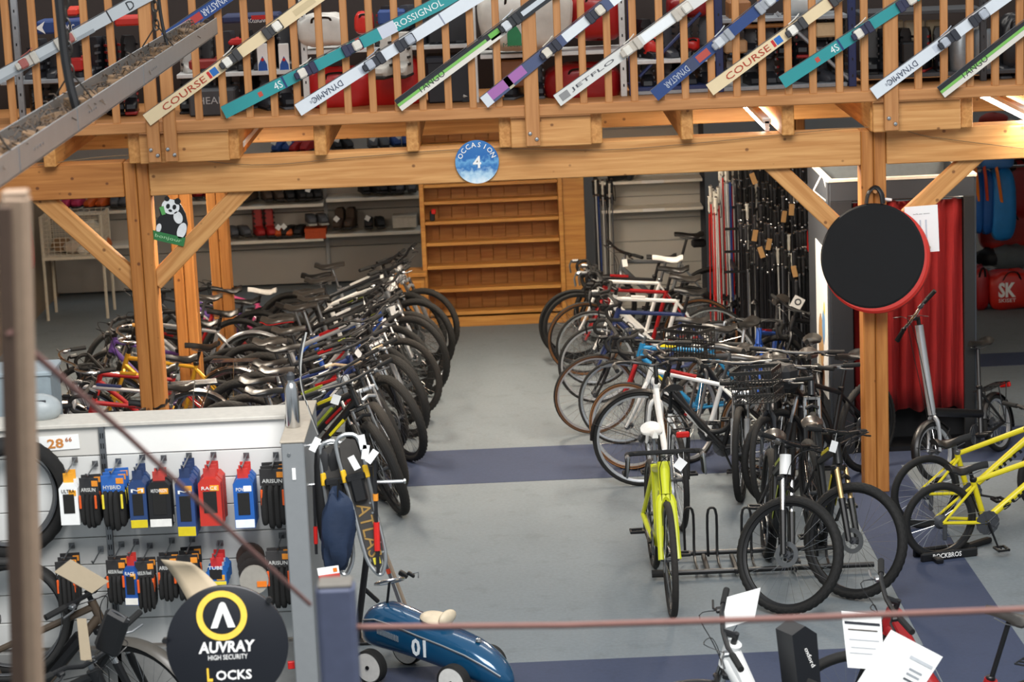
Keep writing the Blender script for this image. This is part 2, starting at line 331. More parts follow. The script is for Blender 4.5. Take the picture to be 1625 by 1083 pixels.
# ================================================================== bicycles
_w = {}
def wheel_meshes(r, tw, kind, tire, rim, disc):
    k = (r, tw, kind, tire.name, rim.name, disc)
    if k in _w: return _w[k]
    t = tw / 2; prof = []
    for i in range(11):
        a = R(-125 + 25 * i); prof.append((r - t * .95 + t * .95 * math.cos(a), t * math.sin(a)))
    n = 96 if kind == 'knob' else 48
    mod = (lambda i, j: (-.008 if ((i + (j % 2)) % 2 and 2 <= j <= 8) else 0)) if kind == 'knob' else None
    tm = MB().lathe(prof, n, FRONT, closed=True, mod=mod)
    if kind == 'skin': pass
    me_t = tm.mesh('tire', tire, 18 if kind == 'knob' else 50)
    ri = r - tw * .78; h = .016 if kind != 'deep' else .045; q = min(t * .8, .014)
    me_r = MB().lathe([(ri, -q), (ri + .004, -q * 1.05), (ri + .004, q * 1.05), (ri, q), (ri - h, q * .6), (ri - h, -q * .6)], 48, FRONT, closed=True).mesh('rim', rim)
    sp = MB()
    for i in range(28):
        a = 2 * math.pi * i / 28; b = a + (.5 if i % 4 < 2 else -.5); y = .028 if i % 2 else -.028
        sp.tube([(.022 * math.cos(b), y, .022 * math.sin(b)), ((ri - h) * math.cos(a), 0, (ri - h) * math.sin(a))], .0012, 3)
    me_s = sp.mesh('spokes', CHROME if kind != 'deep' else BLACK, 0)
    hb_ = MB().lathe([(.009, -.055), (.009, -.035), (.024, -.033), (.024, -.027), (.014, -.02), (.014, .02), (.024, .027), (.024, .033), (.009, .035), (.009, .055)], 12, FRONT)
    me_h = hb_.mesh('hub', DARKG)
    me_d = MB().lathe([(.05, .036), (.08, .036), (.08, .039), (.05, .039)], 28, FRONT, closed=True).mesh('disc_rotor', STEEL) if disc else None
    _w[k] = (me_t, me_r, me_s, me_h, me_d); return _w[k]
def add_wheel(root, name, T, ms, band=None):
    w = put(name, ms[1], root, T)
    put('tire', ms[0], w); s = put('spokes', ms[2], w); s['kind'] = 'stuff'; put('hub', ms[3], w)
    if ms[4]: put('disc_rotor', ms[4], w)
    if band: put('tire_sidewall', band, w)
    return w
_sw = {}
def sidewall(r, tw, h):
    k = (r, tw, h)
    if k not in _sw:
        b = MB()
        for s in (-1, 1): b.lathe([(r - tw * .8, s * tw * .42), (r - tw * .3, s * tw * .53)], 48, FRONT, cap=False)
        _sw[k] = b.mesh('tire_sidewall', mat(h, .7, 0, .08))
    return _sw[k]
_sad = {}
def saddle_mesh(m, wide=.145, trim=None):
    k = (m.name, wide, trim.name if trim else '')
    if k in _sad: return _sad[k]
    rows = []
    for i in range(11):
        t = i / 10; x = .14 - .275 * t                 # nose to tail
        w = (.019 + .012 * t if t < .45 else .0245 + (wide / 2 - .0245) * math.sin(min(1, (t - .45) / .4) * math.pi / 2)) * (1 if t < .93 else .9)
        z = .012 * math.cos(t * 4.5) + (.012 if t > .85 else 0)
        rows.append([(x, w * c, z + .03 * (1 - abs(c) ** 2.2) - .012) for c in (-1, -.85, -.5, 0, .5, .85, 1)] + [(x, w * c, z - .024) for c in (.96, .5, -.5, -.96)])
    b = MB(); n = len(rows[0]); vs = [p for r_ in rows for p in r_]
    fs = [(i * n + j, (i + 1) * n + j, (i + 1) * n + (j + 1) % n, i * n + (j + 1) % n) for i in range(10) for j in range(n)] + [tuple(range(n)), tuple(10 * n + j for j in range(n))[::-1]]
    fs = [f[::-1] for f in fs]
    b.add(vs, fs)
    b.m(1)
    for s in (-1, 1): b.tube([(.09, s * .018, -.025), (.03, s * .02, -.045), (-.06, s * .022, -.045), (-.1, s * .035, -.03)], .0035, 6)
    if trim:
        b.m(2)
        for s in (-1, 1): b.tube([V(rows[i][0 if s < 0 else 6]) + V((0, s * .002, -.012)) for i in range(11)], .004, 5)
    _sad[k] = b.mesh('saddle', [m, STEEL] + ([trim] if trim else []), 50); return _sad[k]
GRIP = mat('141414', .8, 0, .1, 80)
def arc(c, rad, a0, a1, n, ax='xz', y=0): return [(c[0] + rad * math.cos(R(a0 + (a1 - a0) * i / n)), y, c[2] + rad * math.sin(R(a0 + (a1 - a0) * i / n))) for i in range(n + 1)]
def bike(name, label, T, r=.345, tw=.052, kind='knob', wb=1.1, frame_c=None, accent=None, fork='susp', fork_c=None, bar='flat', bar_w=.34, bar_c=None, grip=None, seat=None, seat_h=.93, stl=.42, step=False, steer=0,
         tire=None, rim=None, disc=True, fender=None, rack=None, basket=None, tag_=0, group=None, tr=.017, skin=None, saddle_trim=None, decal=None, decal_c=None, saddle_w=.145, full=False, bag=None, light=False, stand=False, stripe=None, battery=None, low=0.0, headtube_c=None, kid=False, htl=.12, fold=False, front_bag=False, stan=None, bar_tilt=0):
    frame_c = frame_c or BLACK; tire = tire or RUBBER; rim = rim or BLACK; fork_c = fork_c or (BLACK if fork == 'susp' else frame_c); bar_c = bar_c or BLACK; grip = grip or GRIP; seat = seat or BLACK
    root = thing(name, label, 'bicycle', T, group)
    cs = .43 * r / .345 if r < .3 else .43
    BB = V((0, 0, min(.29, r * .85))); RA = V((-cs, 0, r)); FA = V((wb - cs, 0, r))
    ha = 86 if fold else (69 if fork == 'susp' else 71.5)
    u = V((-math.cos(R(ha)), 0, math.sin(R(ha)))); fw = V((u.z, 0, -u.x))
    A0 = FA - fw * .04                                   # on the steering axis, level with the axle
    HB = A0 + u * (r + (.13 if fork == 'susp' else .05)); HT = HB + u * (htl if not kid else .1)
    sd = V((-math.cos(R(73)), 0, math.sin(R(73)))); ST = BB + sd * stl
    f = MB()
    f.tube([HB - u * .005, HT + u * .005], tr * 1.25, 12)
    if fold: f.tube([HB + u * .02, BB + sd * .16], tr * 1.6, 12)
    elif step: f.tube(smooth_pts([HT - u * .03, (HT + BB) / 2 + V((-.04, 0, -.12)), BB + V((.02, 0, .12)), BB + sd * .18], 4), tr * 1.15, 10)
    else: f.tube([HT - u * .03, ST - sd * (.03 + low)], [tr * 1.05, tr * .9], 10)
    if not fold: f.tube([HB + u * .03, BB], [tr * 1.35, tr * 1.25], 12)
    f.tube([BB, ST], tr, 10)
    for s in (-1, 1):
        f.tube([BB + V((-.02, s * .035, 0)), RA + V((0, s * .062, 0))], [tr * .7, tr * .55], 7); f.tube([ST - sd * .04 + V((0, s * .012, 0)), RA + V((0, s * .062, 0))], [tr * .55, tr * .45], 7)
    f.tube([BB + V((0, -.036, 0)), BB + V((0, .036, 0))], .022, 10)
    fo = f.build('frame', frame_c, root)
    dl = rnd.uniform(.06, .18)
    if accent or stripe:
        ac_ = accent or stripe
        for s in (-1, 1):
            for p_, q_, f0, f1, rad in ((HB, BB, .2, .2 + dl * 3, tr * 1.3), (HT, ST, .25, .25 + dl * 2.5, tr * .97)):
                if step and p_ is HT: continue
                MB().box((0, 0, 0), ((q_ - p_).length * (f1 - f0), .004, tr * .95), b=.0012).build('frame_decal', ac_, fo, frame(p_.lerp(q_, (f0 + f1) / 2) + V((0, s * rad, -.006 if p_ is HT else 0)), q_ - p_, (0, 1, 0)))
    if headtube_c: MB().tube([HB - u * .002, HT + u * .002], tr * 1.5, 14).build('head_tube', headtube_c, fo)
    if decal:
        L = (BB - HB).length; mid = (HB * .52 + BB * .48); x = (HB - BB).normalized()
        for s in (-1, 1): text(decal, .032, decal_c or BLACK, fo, frame(mid + V((0, s * tr * 1.4, 0)), x * -s, V((0, 0, 1))), width=L * .55, bold=.01)
    if battery: MB().box((0, 0, 0), (.34, .075, .07), b=.02).build('battery', battery, root, frame((HB * .5 + BB * .5) + V((0.02, 0, .07)), HB - BB, (0, 1, 0)))
    # seatpost, saddle
    sp = BB + sd * (seat_h - BB.z) / sd.z
    MB().tube([ST - sd * .03, sp - sd * .04], .0136, 8).lathe([(.02, 0), (.024, .01), (.024, .025), (.02, .03)], 10, M.Translation(ST - sd * .012)).build('seatpost', STEEL if rnd.random() < .4 else BLACK, root)
    put('saddle', saddle_mesh(seat, saddle_w, saddle_trim), root, M.Translation(sp + V((-.01, 0, 0))) @ M.Rotation(R(rnd.uniform(-3, 3)), 4, 'Y'))
    if bag: MB().box((-.1, 0, -.09), (.14, .07, .08), b=.02).build('saddle_bag', BLACK, root, M.Translation(sp))
    # drivetrain
    c = MB(); a = rnd.uniform(0, 360)
    Cn = V((0, -.048, 0)); nT = 40
    c.lathe([(.02, -.002), (.08, -.002), (.08, .002), (.02, .002)], 30, M.Translation(BB + Cn) @ FRONT, closed=True, mod=lambda i, j: (.004 if j in (1, 2) and i % 2 else 0))
    for k_ in range(5):
        q = R(72 * k_ + a); c.tube([BB + Cn, BB + Cn + V((math.cos(q), 0, math.sin(q))) * .075], .006, 5)
    ck = c.build('chainring', DARKG, root)
    for s in (-1, 1):
        d = V((math.cos(R(a)), 0, math.sin(R(a)))) * s * .17
        arm = MB().tube([BB + V((0, s * .06, 0)), BB + d + V((0, s * .075, 0))], [.015, .011], 8, flat=.6).build('crank_arm', STEEL if kind == 'road' else BLACK, root)
        pc = BB + d + V((0, s * .13, 0))
        pb = MB(); pb.tube([pc - V((0, s * .06, 0)), pc], .006, 6)
        for e in (-1, 1): pb.box(pc + V((e * .034, 0, 0)), (.016, .09, .018), b=.003)
        for e in (-1, 1): pb.box(pc + V((0, e * .04, 0)), (.07, .01, .014))
        pb.build('pedal', BLACK, arm)
    ch = MB(); ch.tube([BB + Cn + V((0, 0, .08)), RA + V((0, -.048, .035)), RA + V((-.034, -.048, 0)), RA + V((0, -.048, -.03)), RA + V((.03, -.048, -.1)), BB + Cn + V((0, 0, -.08)), BB + Cn + V((.08, 0, 0))], .004, 4, closed=True, flat=.6).build('chain', STEEL, root)
    dr = MB(); dr.lathe([(.012, -.018), (.05, -.012), (.03, .012), (.012, .014)], 18, M.Translation(RA + V((0, -.045, 0))) @ FRONT)
    dr.box(RA + V((.015, -.055, -.06)), (.03, .02, .12), b=.006); dr.build('rear_derailleur', DARKG, root)
    # wheels
    ms = wheel_meshes(r, tw, kind, tire, rim, disc); band = sidewall(r, tw, skin) if skin else None
    rw = add_wheel(root, 'rear_wheel', M.Translation(RA) @ M.Rotation(rnd.uniform(0, 6), 4, 'Y'), ms, band)
    SM = M.Translation(HB) @ M.Rotation(R(steer), 4, u) @ M.Translation(-HB)
    fwh = add_wheel(root, 'front_wheel', SM @ M.Translation(FA) @ M.Rotation(rnd.uniform(0, 6), 4, 'Y'), ms, band)
    # fork
    k = MB()
    fx = tw / 2 + .018
    crown = HB - u * .01
    if fork == 'susp':
        top = crown - u * .02
        k.m(0).box((0, 0, 0), (.045, fx * 2 + .05, .035), frame(top, fw, (0, 1, 0)), b=.008)
        for s in (-1, 1):
            o_ = V((0, s * (fx + .006), 0)); e = FA + o_ - fw * .012; t0 = top + o_ + fw * .012
            mid = t0 + (e - t0) * .42
            k.m(1).tube([t0, mid], .016, 9); k.m(0).tube([mid, e], [.023, .019], 9)
        k.m(0).tube([FA - fw * .012 + V((0, -fx, 0)) + u * (r + .03), FA - fw * .012 + u * (r + .05), FA - fw * .012 + V((0, fx, 0)) + u * (r + .03)], .014, 7)
        k.build('fork', [fork_c, stan or CHROME], root, SM)
    else:
        for s in (-1, 1): k.tube(smooth_pts([crown + V((0, s * .006, 0)), crown - u * .05 + V((0, s * fx, 0)), FA + u * r * .45 - fw * .028 + V((0, s * (fx + .01), 0)), FA + V((0, s * (fx + .015), 0))], 3), [q * max(1, tr / .019) for q in [.017] * 4 + [.014] * 3 + [.011] * 3], 8)
        k.build('fork', fork_c, root, SM)
    # bars
    sr = HT + u * (.05 if not kid else .02); h = MB(); top = sr + fw * (.06 if bar != 'city' else .03) + V((0, 0, .01 if bar != 'city' else .08))
    h.tube([HT, sr + u * .015], .015, 9); h.tube([sr, top], [.016, .018], 9)
    hbm = MB(); gl = .12
    if bar == 'flat' or bar == 'riser' or bar == 'bmx':
        rise = {'flat': .01, 'riser': .045, 'bmx': .16}[bar]
        ptsb = [top + V((-.05, s * bar_w, rise)) if abs(s) == 1 else top + V((-.02 * abs(s), s * bar_w, rise if abs(s) > .3 else 0)) for s in (-1, -.45, -.2, 0, .2, .45, 1)]
        hbm.tube(ptsb, .0125, 8)
        if bar == 'bmx': hbm.tube([ptsb[1] + V((0, 0, -.04)), ptsb[5] + V((0, 0, -.04))], .009, 6)
        ends = [(ptsb[0], ptsb[1]), (ptsb[6], ptsb[5])]
    elif bar == 'city':
        w = bar_w * .9
        L_ = smooth_pts([top + V((0, .03, 0)), top + V((.05, w * .5, .02)), top + V((.0, w * .95, .03)), top + V((-.2, w, .02))], 4)
        hbm.tube([V((p.x, -p.y, p.z)) for p in L_[::-1]] + L_, .012, 8); ends = [(V((L_[-1].x, -L_[-1].y, L_[-1].z)), V((L_[-4].x, -L_[-4].y, L_[-4].z))), (L_[-1], L_[-4])]
    else:  # drop
        w = bar_w * .64
        L_ = smooth_pts([top + V((0, .05, 0)), top + V((.005, w * .9, 0)), top + V((.06, w, -.005)), top + V((.1, w, -.04)), top + V((.075, w + .01, -.11)), top + V((-.03, w + .015, -.125))], 4)
        hbm.tube([V((p.x, -p.y, p.z)) for p in L_[::-1]] + L_, .0155, 8); ends = []
    hb_ = hbm.build('handlebar', bar_c if bar != 'drop' else GRIP, root, SM @ M.Translation(top) @ M.Rotation(R(bar_tilt), 4, 'X') @ M.Translation(-top))
    h.build('stem', BLACK if rnd.random() < .7 else STEEL, root, SM)
    gm = MB
    for (e, i_) in ends:
        d = (i_ - e).normalized(); MB().tube([e - d * .004, e + d * gl], .0165, 9).build('grip', grip, hb_)
    for s in (-1, 1):
        lv = MB()
        if bar == 'drop':
            b0 = top + V((.085, s * w, -.01)); lv.box(b0 + V((.03, 0, .012)), (.075, .03, .035), b=.012); lv.tube([b0 + V((.065, 0, .02)), b0 + V((.085, s * .005, -.03)), b0 + V((.075, s * .01, -.1))], .008, 6)
        else:
            e, i_ = ends[0] if s < 0 else ends[1]; d = (i_ - e).normalized(); q = e + d * (gl + .03)
            lv.box(q + V((.015, 0, -.008)), (.04, .035, .025), b=.006); lv.tube([q + V((.03, 0, -.01)), q + V((.045, s * .03, -.014)), q + V((.04, s * .1, -.016))], .006, 6)
        lv.build('brake_lever', BLACK if rnd.random() < .6 else STEEL, hb_)
    cb = MB()
    for s in (-1, 1):
        q = top + V((.0, s * bar_w * .55, .0)); cb.tube(smooth_pts([q, q + V((.1, -s * .06, .03)), HT + fw * .1 + V((0, -s * .02, 0)), HB + fw * .03 + V((0, -s * .025, 0)), HB + fw * .02 - u * .2 + V((0, -s * .03, 0))], 4), .0028, 4)
    cb.build('brake_cable', BLACK, root, SM)
    # extras
    if fender:
        for nm, c_, T_, (a0, a1) in (('rear_fender', RA, M(), (20, 200)), ('front_fender', FA, SM, (0, 150))):
            g = MB(); rr = r + .014; n = 18; rows = []
            for i in range(n + 1):
                an = R(a0 + (a1 - a0) * i / n); rows.append([(c_.x + (rr + dz) * math.cos(an), y_, c_.z + (rr + dz) * math.sin(an)) for y_, dz in ((-tw * .75, -.014), (-tw * .45, 0), (0, .006), (tw * .45, 0), (tw * .75, -.014), (0, .002))])
            vs = [p for q in rows for p in q]; g.add(vs, [(i * 6 + j, (i + 1) * 6 + j, (i + 1) * 6 + (j + 1) % 6, i * 6 + (j + 1) % 6) for i in range(n) for j in range(6)])
            for an_ in (a0 + 20, a1 - 5):
                for s in (-1, 1): g.tube([c_ + V((0, s * .06, 0)), c_ + V((rr * math.cos(R(an_)), s * tw * .7, rr * math.sin(R(an_))))], .0025, 4)
            g.build(nm, fender, root, T_)
    if rack:
        g = MB(); z = RA.z + r + .06; x0, x1 = RA.x - .2, RA.x + .17
        for y_ in (-.06, -.02, .02, .06): g.tube([(x0, y_, z), (x1, y_, z)], .005, 5)
        for x_ in (x0, (x0 + x1) / 2, x1): g.tube([(x_, -.06, z), (x_, .06, z)], .005, 5)
        for s in (-1, 1):
            for x_ in (x0 + .05, x0 + .18): g.tube([(x_, s * .06, z), RA + V((0, s * .075, .0))], .005, 5)
        g.build('rack', rack, root)
    if light: MB().box((RA.x - .24, 0, RA.z + r + .03), (.03, .09, .04), b=.008).build('rear_light', RED, root)
    if basket:
        g = MB(); c0 = HT + V((.2, 0, .02)); w0, w1, hgt = .1, .16, .22
        for i in range(13):
            t = -1 + 2 * i / 12
            for s in (-1, 1):
                g.box(c0 + V((s * (.11 + .0), t * .15, hgt * .5 - .02)), (.004, .006, hgt))
                if i % 2 == 0: g.box(c0 + V((t * .11, s * .15, hgt * .5 - .02)), (.006, .004, hgt))
            g.box(c0 + V((0, t * .15, -.02)), (.22, .006, .004))
        for zz in (-.02, .04, .09, .14, .19, .2):
            for s in (-1, 1): g.box(c0 + V((s * .11, 0, zz)), (.008, .31, .008 if zz < .19 else .016)); g.box(c0 + V((0, s * .15, zz)), (.225, .008, .008 if zz < .19 else .016))
        g.build('basket', basket, root, SM)
    if front_bag: MB().box(HT + V((.17, 0, .02)), (.16, .26, .2), b=.04).build('front_bag', mat('1a1b1e', .7), root, SM)
    if stand: MB().tube([RA + V((.1, .04, -.02)), RA + V((.04, .2, -r + .01))], [.009, .007], 6).build('kickstand', BLACK, root)
    for i in range(tag_):
        q = top + V((.02, (.12 if i == 0 else -.15) * rnd.choice((-1, 1)), -.05))
        g = MB(); Tq = SM @ M.Translation(q) @ M.Rotation(R(rnd.uniform(-40, 40)), 4, 'X') @ M.Rotation(R(rnd.uniform(-30, 40)), 4, 'Z')
        g.box((0, 0, -.035), (.0015, .06, .07), Tq).tube([Tq @ V((0, 0, 0)), SM @ (q + V((0, 0, .05)))], .001, 3).build('price_tag', PAPER, root)
    root['front_x'] = FA.x
    return root
def place(fx, fy, heading, lean=0, wb=1.1, r=.345, off=None):
    """matrix that puts the front wheel's contact on the floor point seen at pixel fx, fy"""
    p = PZ(fx, fy) if fx is not None else V(off)
    cs = .43 * r / .345 if r < .3 else .43
    return M.Translation(p) @ M.Rotation(R(heading), 4, 'Z') @ M.Rotation(R(lean), 4, 'X') @ M.Translation(V((-(wb - cs), 0, 0)))
def place_rear(rx, ry, heading, lean=0, r=.345):
    cs = .43 * r / .345 if r < .3 else .43
    return M.Translation(PZ(rx, ry)) @ M.Rotation(R(heading), 4, 'Z') @ M.Rotation(R(lean), 4, 'X') @ M.Translation(V((cs, 0, 0)))
def place_bar(bx_, by_, heading, lean=0, wb=1.1, r=.345, fork='susp', htl=.12):
    ha = 69 if fork == 'susp' else 71.5; u = V((-math.cos(R(ha)), 0, math.sin(R(ha)))); cs = .43 * r / .345 if r < .3 else .43
    q = V((wb - cs, 0, r)) - V((u.z, 0, -u.x)) * .04 + u * (r + (.13 if fork == 'susp' else .05) + htl + .05) + V((.03, 0, .01))
    p = PZ(bx_, by_, q.z); p.z = 0
    return M.Translation(p) @ M.Rotation(R(heading), 4, 'Z') @ M.Rotation(R(lean), 4, 'X') @ M.Translation(V((-q.x, 0, 0)))
C = lambda h, r_=.35, me=.0: mat(h, r_, me, .03)
SILV = C('b9bcc0', .3, .6); WHT = C('e6e6e4'); GRY = C('6e7276', .35, .3); DGR = C('2e3034'); BLU = C('1c4a9e'); LIME = C('98a632'); CYAN = C('1d6f9e'); REDP = C('98171a'); GOLD = C('c8962a', .3, .4); PINK = C('d05a8a'); NAVY = C('1e2c58'); PURP = C('6a4a98'); DRED = C('7a1418'); BRN = C('7a5230')
GSEAT = mat('34312e', .3, 0, .1); WSEAT = mat('e8e6e0', .45); BSEAT = mat('1c1b1a', .35)
# ---- left aisle row: fronts to the aisle, far end first
rowA = [  # frame, accent, seat, trim, bar, tags, what
    (SILV, None, GSEAT, None, 'riser', 1, 'silver mountain bike with grey saddle'),
    (DGR, WHT, BSEAT, None, 'flat', 1, 'dark grey mountain bike with white decals'),
    (WHT, GRY, GSEAT, None, 'flat', 0, 'white mountain bike with grey decals'),
    (BLACK, LIME, GSEAT, None, 'flat', 1, 'black mountain bike with lime green stripe'),
    (GRY, None, GSEAT, None, 'riser', 0, 'plain grey mountain bike'),
    (BLACK, WHT, BSEAT, None, 'flat', 1, 'black mountain bike with white decals'),
    (BLU, SILV, GSEAT, None, 'flat', 1, 'bright blue mountain bike with silver decals'),
    (SILV, REDP, GSEAT, REDP, 'flat', 0, 'silver mountain bike with red edged saddle'),
    (BLACK, LIME, GSEAT, None, 'riser', 1, 'black mountain bike with yellow green decals'),
    (DGR, REDP, GSEAT, None, 'flat', 0, 'charcoal mountain bike with red decals'),
    (BLACK, None, BSEAT, None, 'riser', 1, 'all black mountain bike'),
    (NAVY, WHT, BSEAT, None, 'flat', 0, 'navy mountain bike with white decals'),
    (BLACK, REDP, GSEAT, None, 'riser', 1, 'black mountain bike with red frame stripe'),
    (GRY, LIME, BSEAT, None, 'flat', 0, 'grey mountain bike with lime decals'),
    (BLACK, YEL, BSEAT, None, 'flat', 1, 'black mountain bike with yellow decals'),
]
GA = 'mountain bikes in the left aisle row'
n = len(rowA)
for i, (fc, ac, se, tm, br, tg, what) in enumerate(rowA):
    t = i / (n - 1); Y = 22.1 + (16.75 - 22.1) * t
    px = 702 + (632 - 702) * t; fy = 0
    x = PZ(px - 14, 560 + 255 * t).x + rnd.uniform(-.06, .03) - (.12 if i % 2 else 0)
    r = .365 if i % 3 else .345
    big = r > .35
    bike('mountain_bike', '%s, %s from the wooden shelf, left aisle row' % (what, ORD[i]), place(None, 0, -6 - 12 * t + rnd.uniform(-4, 4), rnd.uniform(-5, -1), 1.14, r, (x, Y, 0)), r=r, tw=(.06 if big else .056) + (.012 if i > 7 else 0), wb=1.14, frame_c=fc, accent=ac, seat=se, saddle_trim=tm, bar=br, bar_w=.35,
         fork_c=BLACK if i % 4 else SILV, steer=-14 - 42 * t + rnd.uniform(-9, 9), tag_=tg, group=GA, seat_h=.9 + rnd.uniform(-.04, .05), tr=.021, tire=RUBBER if i % 3 else RUBBER2, bar_c=mat('9a8468', .4, .3) if i == 12 else None)
# ---- left back row: fronts to the left wall
rowB = [
    (PINK, None, WSEAT, 'flat', .25, None, 'small pink childrens bike with white saddle'), (PURP, WHT, BSEAT, 'flat', .255, None, 'small purple childrens bike'), (REDP, WHT, BSEAT, 'flat', .26, None, 'small red childrens bike'),
    (DGR, None, BSEAT, 'flat', .33, None, 'dark grey hardtail bike'), (BLACK, None, GSEAT, 'flat', .335, None, 'black hardtail bike'), (SILV, None, BSEAT, 'city', .345, SILV, 'silver city bike with fenders'),
    (BLACK, REDP, BSEAT, 'flat', .33, None, 'black bike with red decals'), (PURP, SILV, BSEAT, 'flat', .335, None, 'violet and silver mountain bike'), (GOLD, None, BSEAT, 'city', .345, CHROME, 'gold city bike with chrome fenders and cork grips'),
    (REDP, GOLD, BSEAT, 'drop', .34, None, 'red road bike with golden stripe'), (SILV, NAVY, BSEAT, 'city', .345, CHROME, 'silver touring bike with chrome fenders'), (REDP, None, BSEAT, 'drop', .34, CHROME, 'red touring bike with chrome fenders'),
    (WHT, REDP, BSEAT, 'drop', .34, None, 'white road bike with red panels'), (REDP, WHT, BSEAT, 'flat', .34, CHROME, 'red commuter bike with chrome fenders'), (DRED, None, BSEAT, 'city', .345, BLACK, 'dark red city bike with black fenders'),
    (BLACK, SILV, BSEAT, 'flat', .345, None, 'black trekking bike'), (REDP, SILV, BSEAT, 'flat', .34, None, 'red and silver bike behind the tyre display')]
CORK = mat('b8843c', .8)
for i, (fc, ac, se, br, r, fd, what) in enumerate(rowB):
    t = i / (len(rowB) - 1); Y = 22.9 - 7.9 * t
    wb = 1.05 if r > .3 else .8
    x = -2.2 - .13 * math.sin(i * 2.1) - .12 * t
    x = x - wb - .05 + (0 if r > .3 else .1)
    thin = fd is not None or br == 'drop'
    bike('city_bike' if br == 'city' else ('childrens_bike' if r < .3 else ('road_bike' if br == 'drop' else 'hybrid_bike')), '%s, %s from the back, left wall row' % (what, ORD[i]), place(None, 0, 180 + rnd.uniform(-9, 9), rnd.uniform(-6, 4), wb, r, (x, Y, 0)), r=r, tw=.034 if thin else .048, kind='slick' if thin else 'knob', wb=wb, frame_c=fc, accent=ac, seat=se, bar=br, bar_w=.3 if r > .3 else .24,
         fork='rigid' if thin or r < .3 else 'susp', steer=rnd.uniform(-30, 30), fender=fd, rim=CHROME if thin else BLACK, disc=not thin, seat_h=(.88 if r > .3 else .58), stl=.46 if r > .3 else .27, grip=CORK if i == 8 else None, bar_c=CHROME if thin else None, rack=CHROME if fd and i % 2 == 0 else None, group='bikes in the left wall row', kid=r < .3)
# ---- right aisle row: fronts to the aisle (towards -X), far end first
rowC = [  # front contact px, style
    ((962, 545), dict(frame_c=GRY, bar='flat', kind='slick', tw=.045, seat=BSEAT, bag=1, tag_=1, fork='rigid', steer=20, seat_h=1.0, stl=.5), 'grey trekking bike with saddle bag', 'trekking_bike', 6),
    ((915, 572), dict(frame_c=BLACK, accent=REDP, bar='drop', kind='deep', tw=.032, seat=BSEAT, fork='rigid', steer=8, seat_h=.95, stl=.5), 'black and red racing bike with deep rims', 'racing_bike', -4),
    ((922, 580), dict(frame_c=WHT, bar='drop', kind='slick', tw=.03, seat=WSEAT, fork='rigid', steer=-6, skin=None, seat_h=.97, stl=.5), 'white racing bike with white saddle', 'racing_bike', -2),
    ((930, 596), dict(frame_c=REDP, accent=BLACK, bar='drop', kind='slick', tw=.03, seat=BSEAT, fork='rigid', steer=10, skin='8a5a2c', seat_h=.95, stl=.5), 'red and black racing bike with tan tyre walls', 'racing_bike', -5),
    ((945, 612), dict(frame_c=WHT, accent=WHT, bar='drop', kind='slick', tw=.03, seat=GSEAT, fork='rigid', steer=-4, seat_h=.95, stl=.5, decal='LOOK', rim=CHROME), 'white racing bike with black lettering', 'racing_bike', -3),
    ((950, 640), dict(frame_c=NAVY, bar='drop', kind='slick', tw=.032, seat=BSEAT, fork='rigid', steer=9, seat_h=.94, stl=.5, rim=SILV), 'navy racing bike', 'racing_bike', -2),
    ((946, 689), dict(frame_c=BLACK, bar='drop', kind='slick', tw=.036, seat=BSEAT, fork='rigid', steer=14, skin='6a4424', seat_h=.93, stl=.5, tag_=1, rim=SILV), 'black gravel bike with brown tyre walls', 'gravel_bike', -4),
    ((985, 705), dict(frame_c=CYAN, accent=YEL, bar='drop', kind='slick', tw=.03, seat=BSEAT, fork='rigid', fork_c=REDP, steer=-12, seat_h=.93, stl=.5, rim=CHROME), 'light blue racing bike with red fork', 'racing_bike', -6),
    ((1000, 745), dict(frame_c=WHT, accent=REDP, bar='flat', kind='slick', tw=.04, seat=BSEAT, fork='rigid', fork_c=WHT, steer=-20, skin='8a5a2c', fender=None, seat_h=.95, rim=SILV, bar_w=.3), 'white and red city bike with tan tyre walls', 'city_bike', -10),
    ((1020, 772), dict(frame_c=BLACK, bar='city', kind='slick', tw=.042, seat=GSEAT, fork='rigid', fender=BLACK, steer=6, seat_h=.96, rack=BLACK, step=True, rim=SILV, r=.36), 'black step through city bike with black fenders', 'city_bike', -8),
]
for i, ((fx, fy), kw, what, nm, dh) in enumerate(rowC):
    r = kw.pop('r', .338); kw.setdefault('disc', False); kw.setdefault('rim', BLACK)
    bike(nm, '%s, %s from the wooden shelf, right row' % (what, ORD[i]), place(fx, fy, 180 + dh, rnd.uniform(-3, 3), 1.03, r), r=r, wb=1.03, group='bikes in the right aisle row', tr=.018, **kw)
